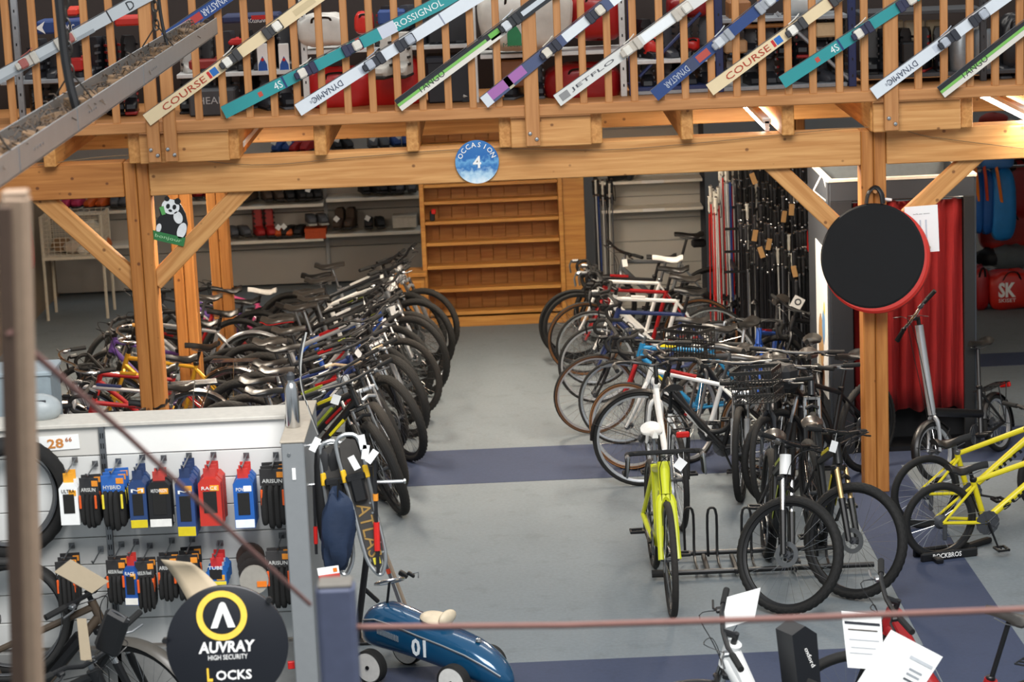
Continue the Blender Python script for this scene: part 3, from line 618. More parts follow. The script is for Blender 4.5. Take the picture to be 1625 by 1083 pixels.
# ---- bikes parked at the near end of the right row
mid = [((1115, 548), -236, dict(frame_c=DGR, bar='flat', seat=BSEAT, fork='rigid', kind='slick', tw=.042, basket=mat('101010', .5), rim=SILV), 'dark city bike with a tall black plastic front basket', 'city_bike'),
       ((1225, 612), -258, dict(frame_c=DGR, bar='flat', seat=BSEAT, fork='rigid', kind='slick', tw=.042, basket=mat('3a3a3a', .4, .5)), 'dark bike with a wide grey mesh front basket', 'city_bike'),
       ((1262, 585), -225, dict(frame_c=BLACK, bar='flat', seat=BSEAT, fork='susp', front_bag=1), 'black bike with a dark bag on its bars before the ski poles', 'hybrid_bike'),
       ((1225, 660), 195, dict(frame_c=BLACK, bar='flat', seat=GSEAT, fork='rigid', kind='slick', tw=.042, rim=BLACK), 'black fitness bike in the middle of the right row', 'hybrid_bike'),
       ((1195, 690), 250, dict(frame_c=BLU, accent=REDP, bar='drop', seat=GSEAT, fork='rigid', kind='slick', tw=.03), 'blue and red racing bike behind the white headed mountain bike', 'racing_bike'),
       ((1258, 775), 253, dict(frame_c=BLACK, accent=GRY, bar='flat', seat=BSEAT, fork='susp', kind='slick', skin='6a4a30', tw=.05), 'black gravel style bike against the cabin poster', 'hybrid_bike'),
       ((1175, 795), 262, dict(frame_c=BLACK, bar='flat', seat=BSEAT, fork='susp', fork_c=SILV), 'black mountain bike between the yellow bike and the white headed one', 'mountain_bike'),
       ((1292, 806), 264, dict(frame_c=DGR, accent=LIME, bar='flat', seat=GSEAT, fork='susp'), 'dark grey mountain bike behind the two front mountain bikes', 'mountain_bike')]
for (fx, fy), hd, kw, what, nm in mid:
    kw.setdefault('tw', .05); T_ = place(fx, fy, hd, rnd.uniform(-3, 3), 1.08, .345) if hd > 0 else place_bar(fx, fy, -hd, rnd.uniform(-3, 3), 1.08, .345, kw['fork'])
    bike(nm, what, T_, r=.345, wb=1.08, steer=rnd.uniform(-15, 15), group='bikes at the near end of the right row', tr=.019, **kw)
FY = C('cfd42a', .35)
bike('gravel_bike', 'fluorescent yellow gravel bike facing the camera in the floor rack', place(1066, 978, 272, 0, 1.05, .36), htl=.19, r=.36, tw=.042, kind='slick', wb=1.05, frame_c=FY, fork='rigid', bar='drop', bar_w=.36, seat=WSEAT, seat_h=.97, stl=.5, tr=.032, tag_=1, steer=-1, tire=RUBBER2)
bike('city_bike', 'city bike seen from behind with rear rack, red light and side stand', place(1040, 775, 95, 0, 1.1, .35), r=.35, tw=.042, kind='slick', frame_c=WHT, fork='rigid', bar='city', seat=BSEAT, rack=BLACK, light=True, stand=True, rim=SILV, disc=False, seat_h=.98, stl=.5, step=True, wb=1.1)
bike('mountain_bike', 'mountain bike with white head tube and black fork facing the camera', place(1240, 972, 268, -4, 1.15, .368), r=.368, tw=.066, wb=1.15, frame_c=BLACK, fork='susp', headtube_c=WHT, bar='flat', bar_w=.36, seat=GSEAT, accent=LIME, steer=56, tr=.024, seat_h=.88, tag_=0)
bike('mountain_bike', 'black mountain bike with gold fork tubes facing the camera by the right post', place(1356, 948, 274, 3, 1.15, .365), r=.365, tw=.064, wb=1.15, stan=mat('b89a6a', .3, .6), frame_c=BLACK, fork='susp', bar='flat', bar_w=.36, seat=GSEAT, accent=YEL, steer=50, tr=.024, seat_h=.9, tag_=1)

for i, ((rx, ry), lab) in enumerate((((1468, 838), 'yellow childrens bike with black lettering, rear one by the post'), ((1490, 886), 'yellow childrens bike with black lettering, front one on the floor stand'))):
    bike('childrens_bike', lab, place_rear(rx, ry, 14 if i else 17, 2, .258), r=.258, tw=.045, kind='slick', wb=.95, frame_c=YEL, fork='rigid', fork_c=BLACK, bar='flat', bar_w=.28, seat=BSEAT, seat_h=.6, stl=.3, tr=.019, decal='sunn', decal_c=BLACK, steer=5, disc=False, low=-.02, group='yellow childrens bikes')
stn = thing('bike_stand', 'black folding floor stand under the yellow childrens bike', 'stand', at(PZ(1500, 884), 14))
MB().box((0, -.06, .03), (.4, .03, .06), b=.01).build('side_plate', BLACK, stn); MB().box((0, .06, .03), (.4, .03, .06), b=.01).build('side_plate', BLACK, stn)
MB().box((.3, 0, .02), (.3, .05, .035), T=M.Rotation(R(25), 4, 'Z'), b=.008).build('foot_bar', BLACK, stn); MB().box((-.1, 0, .02), (.05, .3, .035), b=.008).build('cross_bar', BLACK, stn)
text('ROCKBROS', .032, WHITE, stn, at((-.02, -.077, .035)) @ FRONT, width=.2, bold=.01)
bike('folding_bike', 'silver stemmed black folding bike before the red curtain', place(1492, 764, 232, 11, 1.0, .22), r=.22, tw=.045, kind='slick', wb=1.0, frame_c=BLACK, fork='rigid', fork_c=SILV, bar='flat', bar_w=.27, bar_c=CHROME, seat=BSEAT, seat_h=.86, stl=.36, tr=.02, htl=.66, headtube_c=SILV, bar_tilt=38, steer=-10, fender=BLACK, rim=SILV, disc=False, fold=True, rack=BLACK, light=True)
bike('electric_bike', 'white electric step through bike with front display at the bottom edge', place_bar(1160, 1004, 132, 0, 1.12, .36), r=.36, tw=.05, kind='slick', wb=1.12, frame_c=WHT, fork='susp', bar='flat', bar_w=.33, seat=BSEAT, seat_h=.82, tr=.034, step=True, fender=BLACK, steer=50)
bike('electric_bike', 'red electric step through bike with grey saddle at the right bottom edge', place_bar(1416, 952, 142, 0, 1.1, .35), r=.35, tw=.05, kind='slick', wb=1.1, frame_c=REDP, fork='susp', bar='flat', bar_w=.33, seat=GSEAT, seat_h=.98, stl=.36, tr=.034, step=True, rack=BLACK, steer=44)
bike('electric_bike', 'brown framed electric bike nearest the tyre display', place_bar(148, 938, 4, 0, 1.12, .36), r=.36, tw=.055, kind='knob', wb=1.12, frame_c=C('4e4236'), fork='susp', bar='flat', bar_w=.33, seat=BSEAT, seat_h=.85, tr=.019, battery=BLACK, fender=C('5a5650'), steer=-38)
bike('electric_bike', 'black electric bike at the left bottom edge before the brown one', place_bar(150, 1046, 3, 0, 1.12, .36), r=.36, tw=.055, kind='knob', wb=1.12, frame_c=BLACK, fork='susp', bar='riser', bar_w=.34, seat=BSEAT, seat_h=.85, tr=.026, battery=BLACK, steer=-50)
# ---- floor rack under the front bikes
fr = thing('floor_rack', 'black tubular floor rack under the front bikes of the right row', 'rack', M())
for (a, b) in (((1038, 881), (1330, 874)), ((1042, 911), (1390, 902))):
    q0, q1 = PZ(*a, .05), PZ(*b, .05); q1.y = q0.y
    MB().tube([q0, q1], .018, 10).build('rail', BLACK, fr); MB().tube([q0 - V((.03, 0, 0)), q0 + V((.05, 0, 0))], .026, 10).build('end_cap', RUBBER, fr)
for px in (1098, 1135, 1190, 1250, 1310):
    q = PZ(px, 895, .05); MB().tube(smooth_pts([q + V((-.03, .17, 0)), q + V((-.03, .17, .28)), q + V((0, .17, .33)), q + V((.03, .17, .28)), q + V((.03, .17, 0)), q + V((.03, -.17, 0))], 3), .009, 6).build('wheel_hoop', BLACK, fr)
for px in (1120, 1165):
    q = PZ(px, 895, .05); MB().box(q, (.03, .36, .03), b=.006).build('cross_member', BLACK, fr)
# ================================================================== back of the shop
def standing_text(body, h, m, parent, p, rz=0, **k): return text(body, h, m, parent, at(p, rz) @ FRONT, **k)
# ---- wooden display shelf at the end of the aisle
YS = PZ(790, 517).y; pl = P(678, 500, YS); pr = P(893, 500, YS)
x0, x1 = pl.x + .02, pr.x; H = zat(700, 150, YS) ; H = 2.0; D = .34
bs = thing('wooden_shelf', 'empty varnished wooden shelf with sloping boards at the end of the aisle', 'shelf', at((x0, YS, 0))); w = x1 - x0
MB().box((-.02, D / 2, H / 2), (.045, D, H), b=.004).build('side_panel', SHELFWOOD, bs); MB().box((w + .02, D / 2, H / 2), (.045, D, H), b=.004).build('side_panel', SHELFWOOD, bs)
xw = P(930, 480, YS).x - x0
MB().box(((w + xw) / 2 + .03, .06, H / 2), (xw - w - .02, .03, H), b=.004).build('end_board', SHELFWOOD, bs)
nb = 10; bw = w / nb
pb_ = MB().box((0, 0, 0), (bw - .004, .014, H - .1), b=.002).mesh('back_plank', wood('varnished_plank', 'a56c32', 'be8846', .45, False))
for i in range(nb): put('back_plank', pb_, bs, M.Translation(V(((i + .5) * bw, D - .01, H / 2 + .04))))
MB().box((w / 2, D + .012, H / 2), (w, .012, H)).build('backing_board', SHELFWOOD, bs); MB().box((w / 2, .03, .05), (w, .03, .1), b=.003).build('plinth', SHELFWOOD, bs)
zs = [zat(790, y + 2, YS) for y in (494, 457, 420, 383, 349, 317, 290)]; zs += [zs[-1] + .2, zs[-1] + .4]
for z in zs:
    MB().box((w / 2, .15, 0), (w - .01, .3, .02), b=.003).build('sloping_board', SHELFWOOD, bs, at((0, 0, z), rx=-2))
    MB().box((w / 2, .0, z + .005), (w - .01, .022, .034), b=.004).build('board_lip', SHELFWOOD, bs)
g = thing('price_gun', 'small red and black gadget hanging on the wooden shelf', 'gadget', at(P(686, 343, YS - .02)))
MB().box((0, 0, 0), (.05, .03, .1), b=.008).build('body', BLACK, g); MB().box((.015, -.012, .045), (.045, .03, .05), b=.008).build('head', RED, g)
# ---- white metal gondola with shoes along the back left
YG = PZ(200, 478).y + .5; GB = mat('aaa6a0', .6, 0, .03, 3); WSH = mat('ebe5d8', .5, 0, .02)
gx = [P(60, 300, YG).x, P(338, 300, YG).x, P(515, 300, YG).x, P(668, 300, YG).x]
shoe_m = {}
def shoe_mesh(kind, m, sole):
    k = (kind, m.name, sole.name)
    if k in shoe_m: return shoe_m[k]
    b = MB(); L = .27
    top = {'boot': .2, 'shoe': .09, 'ski': .3}[kind]
    prof = [(-.11, .0), (.13, .0), (.155, .03), (.14, .06), (.07, .085), (.02, .1), (0.0, top), (-.1, top), (-.12, top * .55), (-.125, .03)]
    # side profile extruded with a rounded cross section
    n = len(prof); vs = []
    for y, s in ((-.045, .86), (-.03, 1), (.03, 1), (.045, .86)):
        for x, z in prof: vs.append(((x - .0) * (s if abs(y) > .04 else 1), y, .012 + (z - .05) * (s if abs(y) > .04 else 1) + .05))
    fs = [tuple(range(n)), tuple(3 * n + i for i in range(n))[::-1]]
    for q in range(3): fs += [(q * n + i, (q + 1) * n + i, (q + 1) * n + (i + 1) % n, q * n + (i + 1) % n) for i in range(n)]
    b.add(vs, fs); b.m(1).box((.015, 0, .008), (.285, .092, .024), b=.008)
    if kind == 'ski':
        for z in (.09, .14, .2, .25): b.m(1).box((.02, -.047, z), (.07, .012, .016)); b.box((.02, .047, z), (.07, .012, .016))
    shoe_m[k] = b.mesh('shoe_body', [m, sole], 40); return shoe_m[k]
SHC = {'brown': mat('4a3a2e', .7, 0, .15), 'black': mat('1e1c1c', .6), 'grey': mat('55565a', .6, 0, .15), 'red': mat('a8201e', .5), 'blue': mat('22407c', .5), 'white': mat('c9c5bc', .5), 'orange': mat('c85a20', .5), 'pink': mat('c0365e', .5)}
SOLE = mat('2a2623', .7); SOLW = mat('b8b2a6', .6)
TAGM = MB().box((0, -.06, .0), (.055, .002, .055)).mesh('price_tag', PAPER)
def pair(px, py, Y, col, kind, label, sc=1.0, sole=SOLE, rz=None, one=False):
    p = P(px, py, Y); rz = -90 + rnd.uniform(-25, 25) if rz is None else rz
    nm = {'boot': 'hiking_boot', 'shoe': 'shoe', 'ski': 'ski_boot'}[kind]
    for j, dx in enumerate((-.06, .06) if not one else (0,)):
        o = put(nm, shoe_mesh(kind, SHC[col], sole), None, at(p + V((dx * sc, 0, 0)), rz + rnd.uniform(-8, 8)) @ M.Scale(sc, 4))
        tag(o, (('left ' if j == 0 else 'right ') if not one else '') + label, 'shoe' if kind == 'shoe' else 'boot', 'footwear on the back left shelves')
        if j == 0 and ('tag' in label or 'label' in label or 'toed' in label or 'dark brown' in label or 'low black' in label or 'seen above' in label): put('price_tag', TAGM, o, at((.1, 0, .12), 90 + rnd.uniform(-20, 20), ry=rnd.uniform(20, 50)))
gon = thing('gondola_shelf', 'white and grey metal wall shelving holding shoes behind the left bikes', 'shelf', M())
for i in range(3):
    xa, xb = gx[i], gx[i + 1]
    for k_ in range(5): MB().box(((xa + xb) / 2, YG + .02, .22 + k_ * .4), (xb - xa - .01, .03, .392), b=.003).build('back_panel', GB, gon)
for x in gx: MB().box((x, YG - .01, 1.05), (.04, .04, 2.1), b=.004).build('upright', GREYP, gon)
def gshelf(pa, pb, y, d=.38):
    a = P(pa, y + (pb - pa) * .02, YG - d); b = P(pb, y - (pb - pa) * .02, YG - d); z = (a.z + b.z) / 2
    MB().box(((a.x + b.x) / 2, YG - d / 2, z - .02), (b.x - a.x, d, .035), b=.004).build('shelf_board', WSH, gon); return z
sh = [(60, 205, 336), (60, 205, 392), (268, 338, 320), (268, 338, 376), (346, 513, 326), (346, 513, 381), (517, 667, 313), (517, 667, 369), (346, 513, 268), (517, 667, 258)]
for q in sh: gshelf(*q)
YF = YG - .2
for px, py, c, k, lab in ((117, 328, 'pink', 'shoe', 'pink white childrens shoe above the wire basket'), (158, 328, 'orange', 'shoe', 'orange red shoe above the wire basket'), (193, 326, 'grey', 'ski', 'grey tall boot beside the panda post'),
    (284, 313, 'brown', 'boot', 'brown boot next to the panda board'), (320, 312, 'red', 'shoe', 'dark red shoe between the two rear posts'),
    (388, 319, 'brown', 'boot', 'brown hiking boot at the brace end'), (432, 317, 'brown', 'boot', 'brown leather boot on the upper shoe shelf'), (468, 316, 'black', 'boot', 'black boot on the upper shoe shelf'), (495, 315, 'black', 'boot', 'black tagged boot at the end of the upper shoe shelf'),
    (378, 374, 'grey', 'shoe', 'grey shoe on the lower shelf behind the third post'), (420, 374, 'red', 'ski', 'red black ski boot on the lower shoe shelf'), (445, 375, 'orange', 'shoe', 'orange toed shoe on the lower shoe shelf'), (468, 373, 'black', 'shoe', 'black shoe with white tag on the lower shoe shelf'),
    (586, 305, 'black', 'boot', 'black boot with white label on the right upper shelf'), (612, 304, 'black', 'boot', 'plain black boot on the right upper shelf'), (645, 303, 'grey', 'boot', 'grey soled boot near the wooden shelf'),
    (548, 361, 'brown', 'boot', 'dark brown boot on the right lower shelf'), (594, 360, 'black', 'shoe', 'low black shoe on the right lower shelf'),
    (455, 240, 'blue', 'shoe', 'blue shoe seen above the beam'), (480, 240, 'red', 'shoe', 'red shoe seen above the beam'), (540, 236, 'black', 'boot', 'black boot seen above the beam'), (600, 234, 'grey', 'shoe', 'grey shoe seen above the beam'), (636, 231, 'blue', 'shoe', 'blue grey shoe seen above the beam')):
    pair(px, py, YF - .05, c, k, lab)
p = P(502, 378, YF - .08); tag(MB().box((0, 0, .06), (.23, .2, .115), b=.004).box((0, 0, .1), (.235, .205, .04), b=.004).build('shoe_box', mat('c9501e', .6), None, at(p)), 'orange red shoe box on the lower shoe shelf', 'box')
pair(502, 355, YF - .08, 'grey', 'shoe', 'black white shoe standing on the orange box', sole=SOLW)
p = P(643, 360, YF - .05); bx_ = tag(MB().box((0, 0, .06), (.26, .2, .11), b=.004).build('shoe_box', mat('cfc9bb', .6), None, at(p)), 'off white shoe box at the end of the right lower shelf', 'box')
MB().box((0, -.0, .125), (.265, .205, .025), b=.003).build('lid', mat('bdb8ac', .6), bx_)
# ---- wire basket on a stand
wbk = thing('wire_basket', 'cream wire mesh sale basket on legs by the left wall', 'basket', M()); YW = PZ(100, 500).y - .3
A = P(68, 402, YW); B_ = P(163, 398, YW); ztop_ = P(60, 345, YW).z; zbot = P(62, 412, YW).z; dp = .48; CW = mat('c9c0ae', .5)
xa, xb = A.x, B_.x
for xx in (xa, xb):
    for yy in (YW, YW + dp): MB().tube([(xx, yy, 0), (xx, yy, ztop_)], .017, 6).build('leg', CW, wbk)
MB().box(((xa + xb) / 2, YW + dp / 2, zbot), (xb - xa + .03, dp + .03, .035), b=.004).build('tray', CW, wbk)
for face in range(4):
    g = MB()
    for i in range(10):
        z = zbot + .03 + (ztop_ - zbot - .03) * i / 9
        if face < 2: g.tube([(xa, YW + face * dp, z), (xb, YW + face * dp, z)], .004, 4)
        else: g.tube([((xa, xb)[face - 2], YW, z), ((xa, xb)[face - 2], YW + dp, z)], .004, 4)
    for i in range(11):
        t = i / 10
        if face < 2: x = xa + (xb - xa) * t; g.tube([(x, YW + face * dp, zbot), (x, YW + face * dp, ztop_)], .004, 4)
        else: y = YW + dp * t; g.tube([((xa, xb)[face - 2], y, zbot), ((xa, xb)[face - 2], y, ztop_)], .004, 4)
    o = g.build('wire_side', CW, wbk); o['kind'] = 'stuff'
for i, (dx, dy, s, c, lab) in enumerate(((.45, .25, .11, 'd8d0bc', 'round cream helmet heaped in the wire basket'), (.28, .2, .08, 'c8b8a8', 'beige soft bundle in the wire basket'), (.15, .3, .09, '8a6a4a', 'brown bundle in the wire basket'), (.4, .12, .06, 'e6e2da', 'white small package in the wire basket'), (.55, .35, .08, 'b8602a', 'orange bundle in the wire basket'))):
    tag(MB().ell((0, 0, 0), (s * 1.3, s, s * .9), jit=.06, seed=i).build('bundle', mat(c, .8), None, at((xa + dx * (xb - xa) / .6, YW + dy, zbot + s * .8 + (.16 if i == 0 else .02)))), lab, 'bundle', 'goods heaped in the wire basket')
# ---- things hung along the left wall
for i, (px, py, h, c, lab) in enumerate(((33, 400, .7, '2c2a2c', 'black long board hung on the left wall'), (44, 380, .6, 'a8241c', 'red narrow board hung beside the wire basket'), (22, 390, .6, '8a7c6a', 'beige narrow board hung on the left wall'), (38, 450, .25, '9a5a30', 'small orange brown pack on the left wall'), (34, 520, .5, '33343a', 'dark boot bag at the left wall'))):
    q = PX(px, py, -4.88 + .0); tag(MB().ell((0, 0, 0), (.05, .09, h / 2), p=.7, jit=.03, seed=i).build('hanging_gear', mat(c, .5), None, at(q, ry=-4)), lab, 'gear')
# ---- oak drawer box beside the shelf, seat pieces
p = P(652, 520, YS - .25); dw = thing('wooden_cabinet', 'low varnished wooden cabinet left of the empty shelf', 'cabinet', at((p.x - .02, YS - .05, 0)))
zt2 = P(650, 442, YS - .3).z; MB().box((0, .1, zt2 / 2), (.34, .3, zt2 - .04), b=.004).build('body', SHELFWOOD, dw); MB().box((0, .08, zt2), (.4, .36, .04), b=.005).build('top', SHELFWOOD, dw); MB().box((0, -.06, zt2 * .5), (.28, .02, zt2 * .7), b=.004).build('door', wood('cabinet_door', 'b0722c', 'c88a3e', .4, False), dw)
# ---- right back: grey wall shelving
YK = YS + .55; rk = thing('metal_shelving', 'empty pale metal wall shelving at the back right', 'shelf', M()); xa, xb = P(950, 330, YK).x, P(1112, 330, YK).x
RB = mat('bdbab2', .6, 0, .03, 3)
for k_ in range(9): MB().box(((xa + xb) / 2, YK + .02, .12 + k_ * .23), (xb - xa, .03, .224), b=.003).build('back_panel', RB, rk)
for x in (xa - .02, xb + .02): MB().box((x, YK, 1.05), (.05, .06, 2.1), b=.004).build('upright', DARKG, rk)
for yy in (289, 334, 240):
    z = P(1030, yy, YK - .3).z; MB().box(((xa + xb) / 2, YK - .15, z), (xb - xa, .3, .03), b=.004).build('shelf_board', WSH, rk); MB().box(((xa + xb) / 2 + .02, YK - .305, z + .002), (.22, .004, .03)).build('shelf_label', WHITE, rk)
p = P(978, 285, YK - .2); hm = thing('helmet', 'black and grey helmet lying on the pale back shelf', 'helmet', at(p + V((0, -.02, 0)))); MB().ell((0, 0, .06), (.16, .1, .07), jit=.05, seed=3).build('shell', BLACK, hm); MB().ell((.13, -.02, .05), (.05, .07, .06)).build('visor', DGR, hm); MB().ell((-.12, -.03, .05), (.08, .05, .04)).build('padding', mat('8c8c88', .7), hm)
# ---- ski poles
def pole_meshes(c, g, L=1.2):
    s = MB().tube([(0, 0, 0), (0, 0, -L)], [.008, .005], 6).mesh('shaft', c)
    h = MB().lathe([(.008, -.01), (.014, 0), (.012, .04), (.015, .08), (.012, .11), (.018, .125), (.012, .14), (0, .142)], 8).m(1).lathe([(.0085, -.03), (.011, -.025), (.011, -.012), (.0085, -.008)], 8).lathe([(.013, .12), (.0155, .128), (.0155, .136), (.01, .143)], 8).mesh('grip', [g, CHROME])
    b = MB().lathe([(.006, -L + .1), (.04, -L + .07), (.042, -L + .065), (.006, -L + .075)], 12, cap=False).mesh('basket', BLACK)
    st_ = MB().tube(smooth_pts([(.0, 0, .12), (.03, .01, .05), (.035, .012, -.08), (.015, 0, -.06), (0, 0, .1)], 3), .004, 4).mesh('strap', BLACK)
    return s, h, b, st_
POLES = [pole_meshes(mat(c, .35, .2, .02), mat(g, .6)) for c, g in (('17171a', '141416'), ('222226', '2c2c30'), ('c9c9c6', 'd8d4c8'), ('c02420', 'c9c4b8'), ('24428a', '202024'), ('5a5c62', '19191b'))]
NM = ['black', 'dark grey', 'white', 'red', 'blue', 'steel grey']
def ski_pole(p, k, lab, grp, tilt=0, full=True, rz=0):
    t = thing('ski_pole', lab, 'ski pole', at(p, rz, ry=tilt), grp); s, h, b, st_ = POLES[k]
    put('shaft', s, t); put('grip', h, t); put('basket', b, t)
    if full: put('strap', st_, t)
    return t
for i in range(9):
    p = P(942 + i * 3.6, 310 + rnd.uniform(-6, 6), YS + .25); k = (5, 2, 4, 5, 2, 5, 0, 2, 5)[i]
    ski_pole(p, k, '%s ski pole beside the wooden shelf, %s of the bunch' % (NM[k], ORD[i]), 'poles beside the wooden shelf', rnd.uniform(-1, 1))
YP = 21.2
for i in range(26):
    px = 1126 + i * 2.05; k = (3, 3, 3, 2, 3, 2, 2, 3, 2, 2, 3, 2, 2, 2, 2, 4, 4, 3, 2, 1, 0, 0, 2, 2, 0, 0)[i]
    ski_pole(P(px, (330 if i < 8 else 285) + rnd.uniform(-12, 8), YP + .1 + rnd.uniform(-.1, .15)), k, '%s ski pole, %s from left in the red and white bunch' % (NM[k], ORD[i]), 'red and white bunch of ski poles', rnd.uniform(-1, 1), i % 3 == 0)
for tier, (yy, dY, npole, xa_, xb_) in enumerate(((262, .25, 22, 1165, 1285), (318, .05, 26, 1168, 1284), (352, -.15, 26, 1172, 1286), (388, -.35, 26, 1176, 1288), (424, -.5, 20, 1186, 1290))):
    for i in range(npole):
        px = xa_ + (xb_ - xa_) * (i + rnd.uniform(-.3, .3)) / (npole - 1); k = rnd.choice((0, 0, 0, 0, 1, 1, 1, 5, 5, 2) if rnd.random() < .35 else (0, 0, 1, 1, 5))
        if i in (7,) and tier == 1: k = 2
        ski_pole(P(px, yy + rnd.uniform(-9, 9) + (px - 1230) * .05, YP + dY + rnd.uniform(-.06, .06)), k, '%s ski pole, %s from left in the %s tier of the dense rack' % (NM[k], ORD[i], ('top', 'second', 'third', 'fourth', 'lowest')[tier]), 'ski poles in the dense rack', rnd.uniform(-1.5, 1.5), i % 4 == 0, rnd.uniform(0, 360))
prk = thing('pole_rack', 'black metal rack rails carrying the hanging ski poles', 'rack', M())
for yy, dY in ((268, .25), (330, .05), (364, -.15), (400, -.35), (432, -.5)):
    a, b = P(1150, yy, YP + dY + .08), P(1292, yy, YP + dY + .08); MB().tube([a, (b.x, a.y, a.z)], .012, 6).build('rail', BLACK, prk)
xa, xb = P(1150, 300, YP + .5).x, P(1292, 300, YP + .5).x
MB().box(((xa + xb) / 2, YP + .5, .95), (xb - xa, .04, 1.9), b=.004).build('back_board', mat('1d1c1d', .7), prk)
for x in (xa, xb + .04): MB().box((x, YP + .1, .95), (.035, .9, .035), b=.003).build('side_arm', BLACK, prk); MB().box((x, YP + .46, .95), (.04, .04, 1.9), b=.003).build('upright', BLACK if x == xa else PINE_D, prk)
for i, (px, py) in enumerate(((1193, 288), (1256, 337), (1243, 348), (1198, 378), (1220, 392), (1206, 405), (1260, 435))):
    t = ski_pole(P(px, py - 12, YP - .55), 1, 'dark ski pole carrying a brown cardboard tag, %s tag from the top' % ORD[i], 'ski poles in the dense rack')
    MB().box((0, -.03, -.04), (.045, .003, .1), at((0, 0, 0), ry=rnd.uniform(-20, 15), rz=rnd.uniform(-20, 20)), b=.001).build('cardboard_tag', KRAFT, t)
t = ski_pole(P(1264, 470, YP - .66), 1, 'dark ski pole carrying a white printed price card', 'ski poles in the dense rack'); q = at((0, -.03, -.06), ry=30)
MB().box((0, 0, 0), (.1, .003, .12), b=.001).build('price_card', PAPER, t, q); MB().lathe([(.018, 0), (.03, 0), (.03, .002), (.018, .002)], 16, M.Translation(V((0, -.002, .015))) @ FRONT, closed=True).build('printed_ring', DARKG, t, q)
tag(MB().box((0, 0, 0), (.035, .02, .22), b=.006).build('red_strap', RED, None, at(P(1283, 385, YP - .4))), 'red strip hanging at the edge of the pole rack', 'strap')
# ---- changing cabin
pf = PZ(1547, 712); YC = pf.y; xr = pf.x; xl2 = P(1321, 600, YC).x; zc = P(1450, 284, YC).z; dC = 1.15
cb = thing('changing_cabin', 'dark grey open topped changing cabin with red curtain', 'cabin', M()); CG = mat('31363d', .6, 0, .04, 4); CI = mat('6f767a', .6); EDGE = mat('d8cfbf', .5)
th = .035
for x in (xl2, xr): MB().box((x, YC + dC / 2, zc / 2), (th, dC, zc), b=.003).build('side_wall', CG, cb)
MB().box(((xl2 + xr) / 2, YC + dC, zc / 2), (xr - xl2, th, zc), b=.003).build('rear_wall', CI, cb)
zf = P(1500, 312, YC).z; MB().box(((xl2 + xr) / 2, YC, (zf + zc) / 2), (xr - xl2, th, zc - zf), b=.003).build('front_fascia', CG, cb)
xo = P(1412, 500, YC).x; xo2 = P(1530, 500, YC).x
MB().box(((xl2 + xo) / 2 - .14, YC, zf / 2), (xo - xl2 - .28, th, zf), b=.003).build('front_panel', mat('23262b', .6), cb); MB().box(((xr + xo2) / 2, YC, zf / 2), (xr - xo2, th, zf), b=.003).build('front_stile', mat('17181a', .6), cb)
for y_ in (YC, YC + dC): MB().box(((xl2 + xr) / 2, y_ - .0, zc + .012), (xr - xl2 + .03, .045, .024), b=.003).build('top_edge', EDGE, cb)
for x in (xl2, xr): MB().box((x, YC + dC / 2, zc + .012), (.045, dC, .024), b=.003).build('top_edge', EDGE, cb)
MB().box(((xl2 + xr) / 2, YC + dC / 2, .02), (xr - xl2, dC, .04)).build('base_board', BLACK, cb); MB().box(((xl2 + xr) / 2, YC + .32, zf / 2), (xr - xl2 - .04, .02, zf - .02)).build('interior_dark', mat('141518', .8), cb)  # near-black sheet added behind the curtain for the dark gap below it
zcb = P(1470, 652, YC).z
rows = []
for i in range(9):
    z = zf - .03 + (zcb - zf + .03) * i / 8; row = []
    for j in range(61):
        t = j / 60; row.append((xo - .26 + (xo2 - xo + .26) * t, YC + .06 + .035 * math.sin(t * 46 + .3 * i) * (.5 + .5 * i / 8) + .012 * math.sin(t * 17), z + (.015 * math.sin(t * 30) if i == 8 else 0)))
    rows.append(row)
co = MB().grid(rows).build('curtain', mat('860b0d', .85, 0, .05, 10), cb); sm = co.modifiers.new('thick', 'SOLIDIFY'); sm.thickness = .006
MB().tube([(xo - .3, YC + .06, zf - .02), (xr, YC + .06, zf - .02)], .012, 8).build('curtain_rail', CHROME, cb)
po = tag(MB().box((0, 0, 0), (.006, .62, 1.15), b=.001).build('poster', WHITE, None, at((xl2 - .024, YC + .35, 1.0))), 'pale poster on the side of the changing cabin', 'poster')
for i, (c, y_, z_, s) in enumerate((('b08a5a', .05, -.2, .2), ('6a9ac8', -.1, -.05, .12), ('c8b89a', .12, -.42, .14), ('d8c83a', -.15, .1, .05), ('8a5a3a', -.05, -.45, .1))):
    MB().ell((0, 0, 0), (.002, s * .7, s), jit=.1, seed=i).build('printed_patch', mat(c, .6), po, at((-.004, y_, z_)))
# white triangle bracket of a lamp on the cabin corner
a, b_, c_ = P(1305, 275, YC + .1), P(1291, 303, YC + .1), P(1318, 325, YC + .1)
lb = thing('wire_bracket', 'white triangular wire bracket on the cabin corner', 'bracket', M())
for q in ((a, b_), (b_, c_), (c_, a)): MB().tube(list(q), .006, 6).build('wire_rod', WHITE, lb)
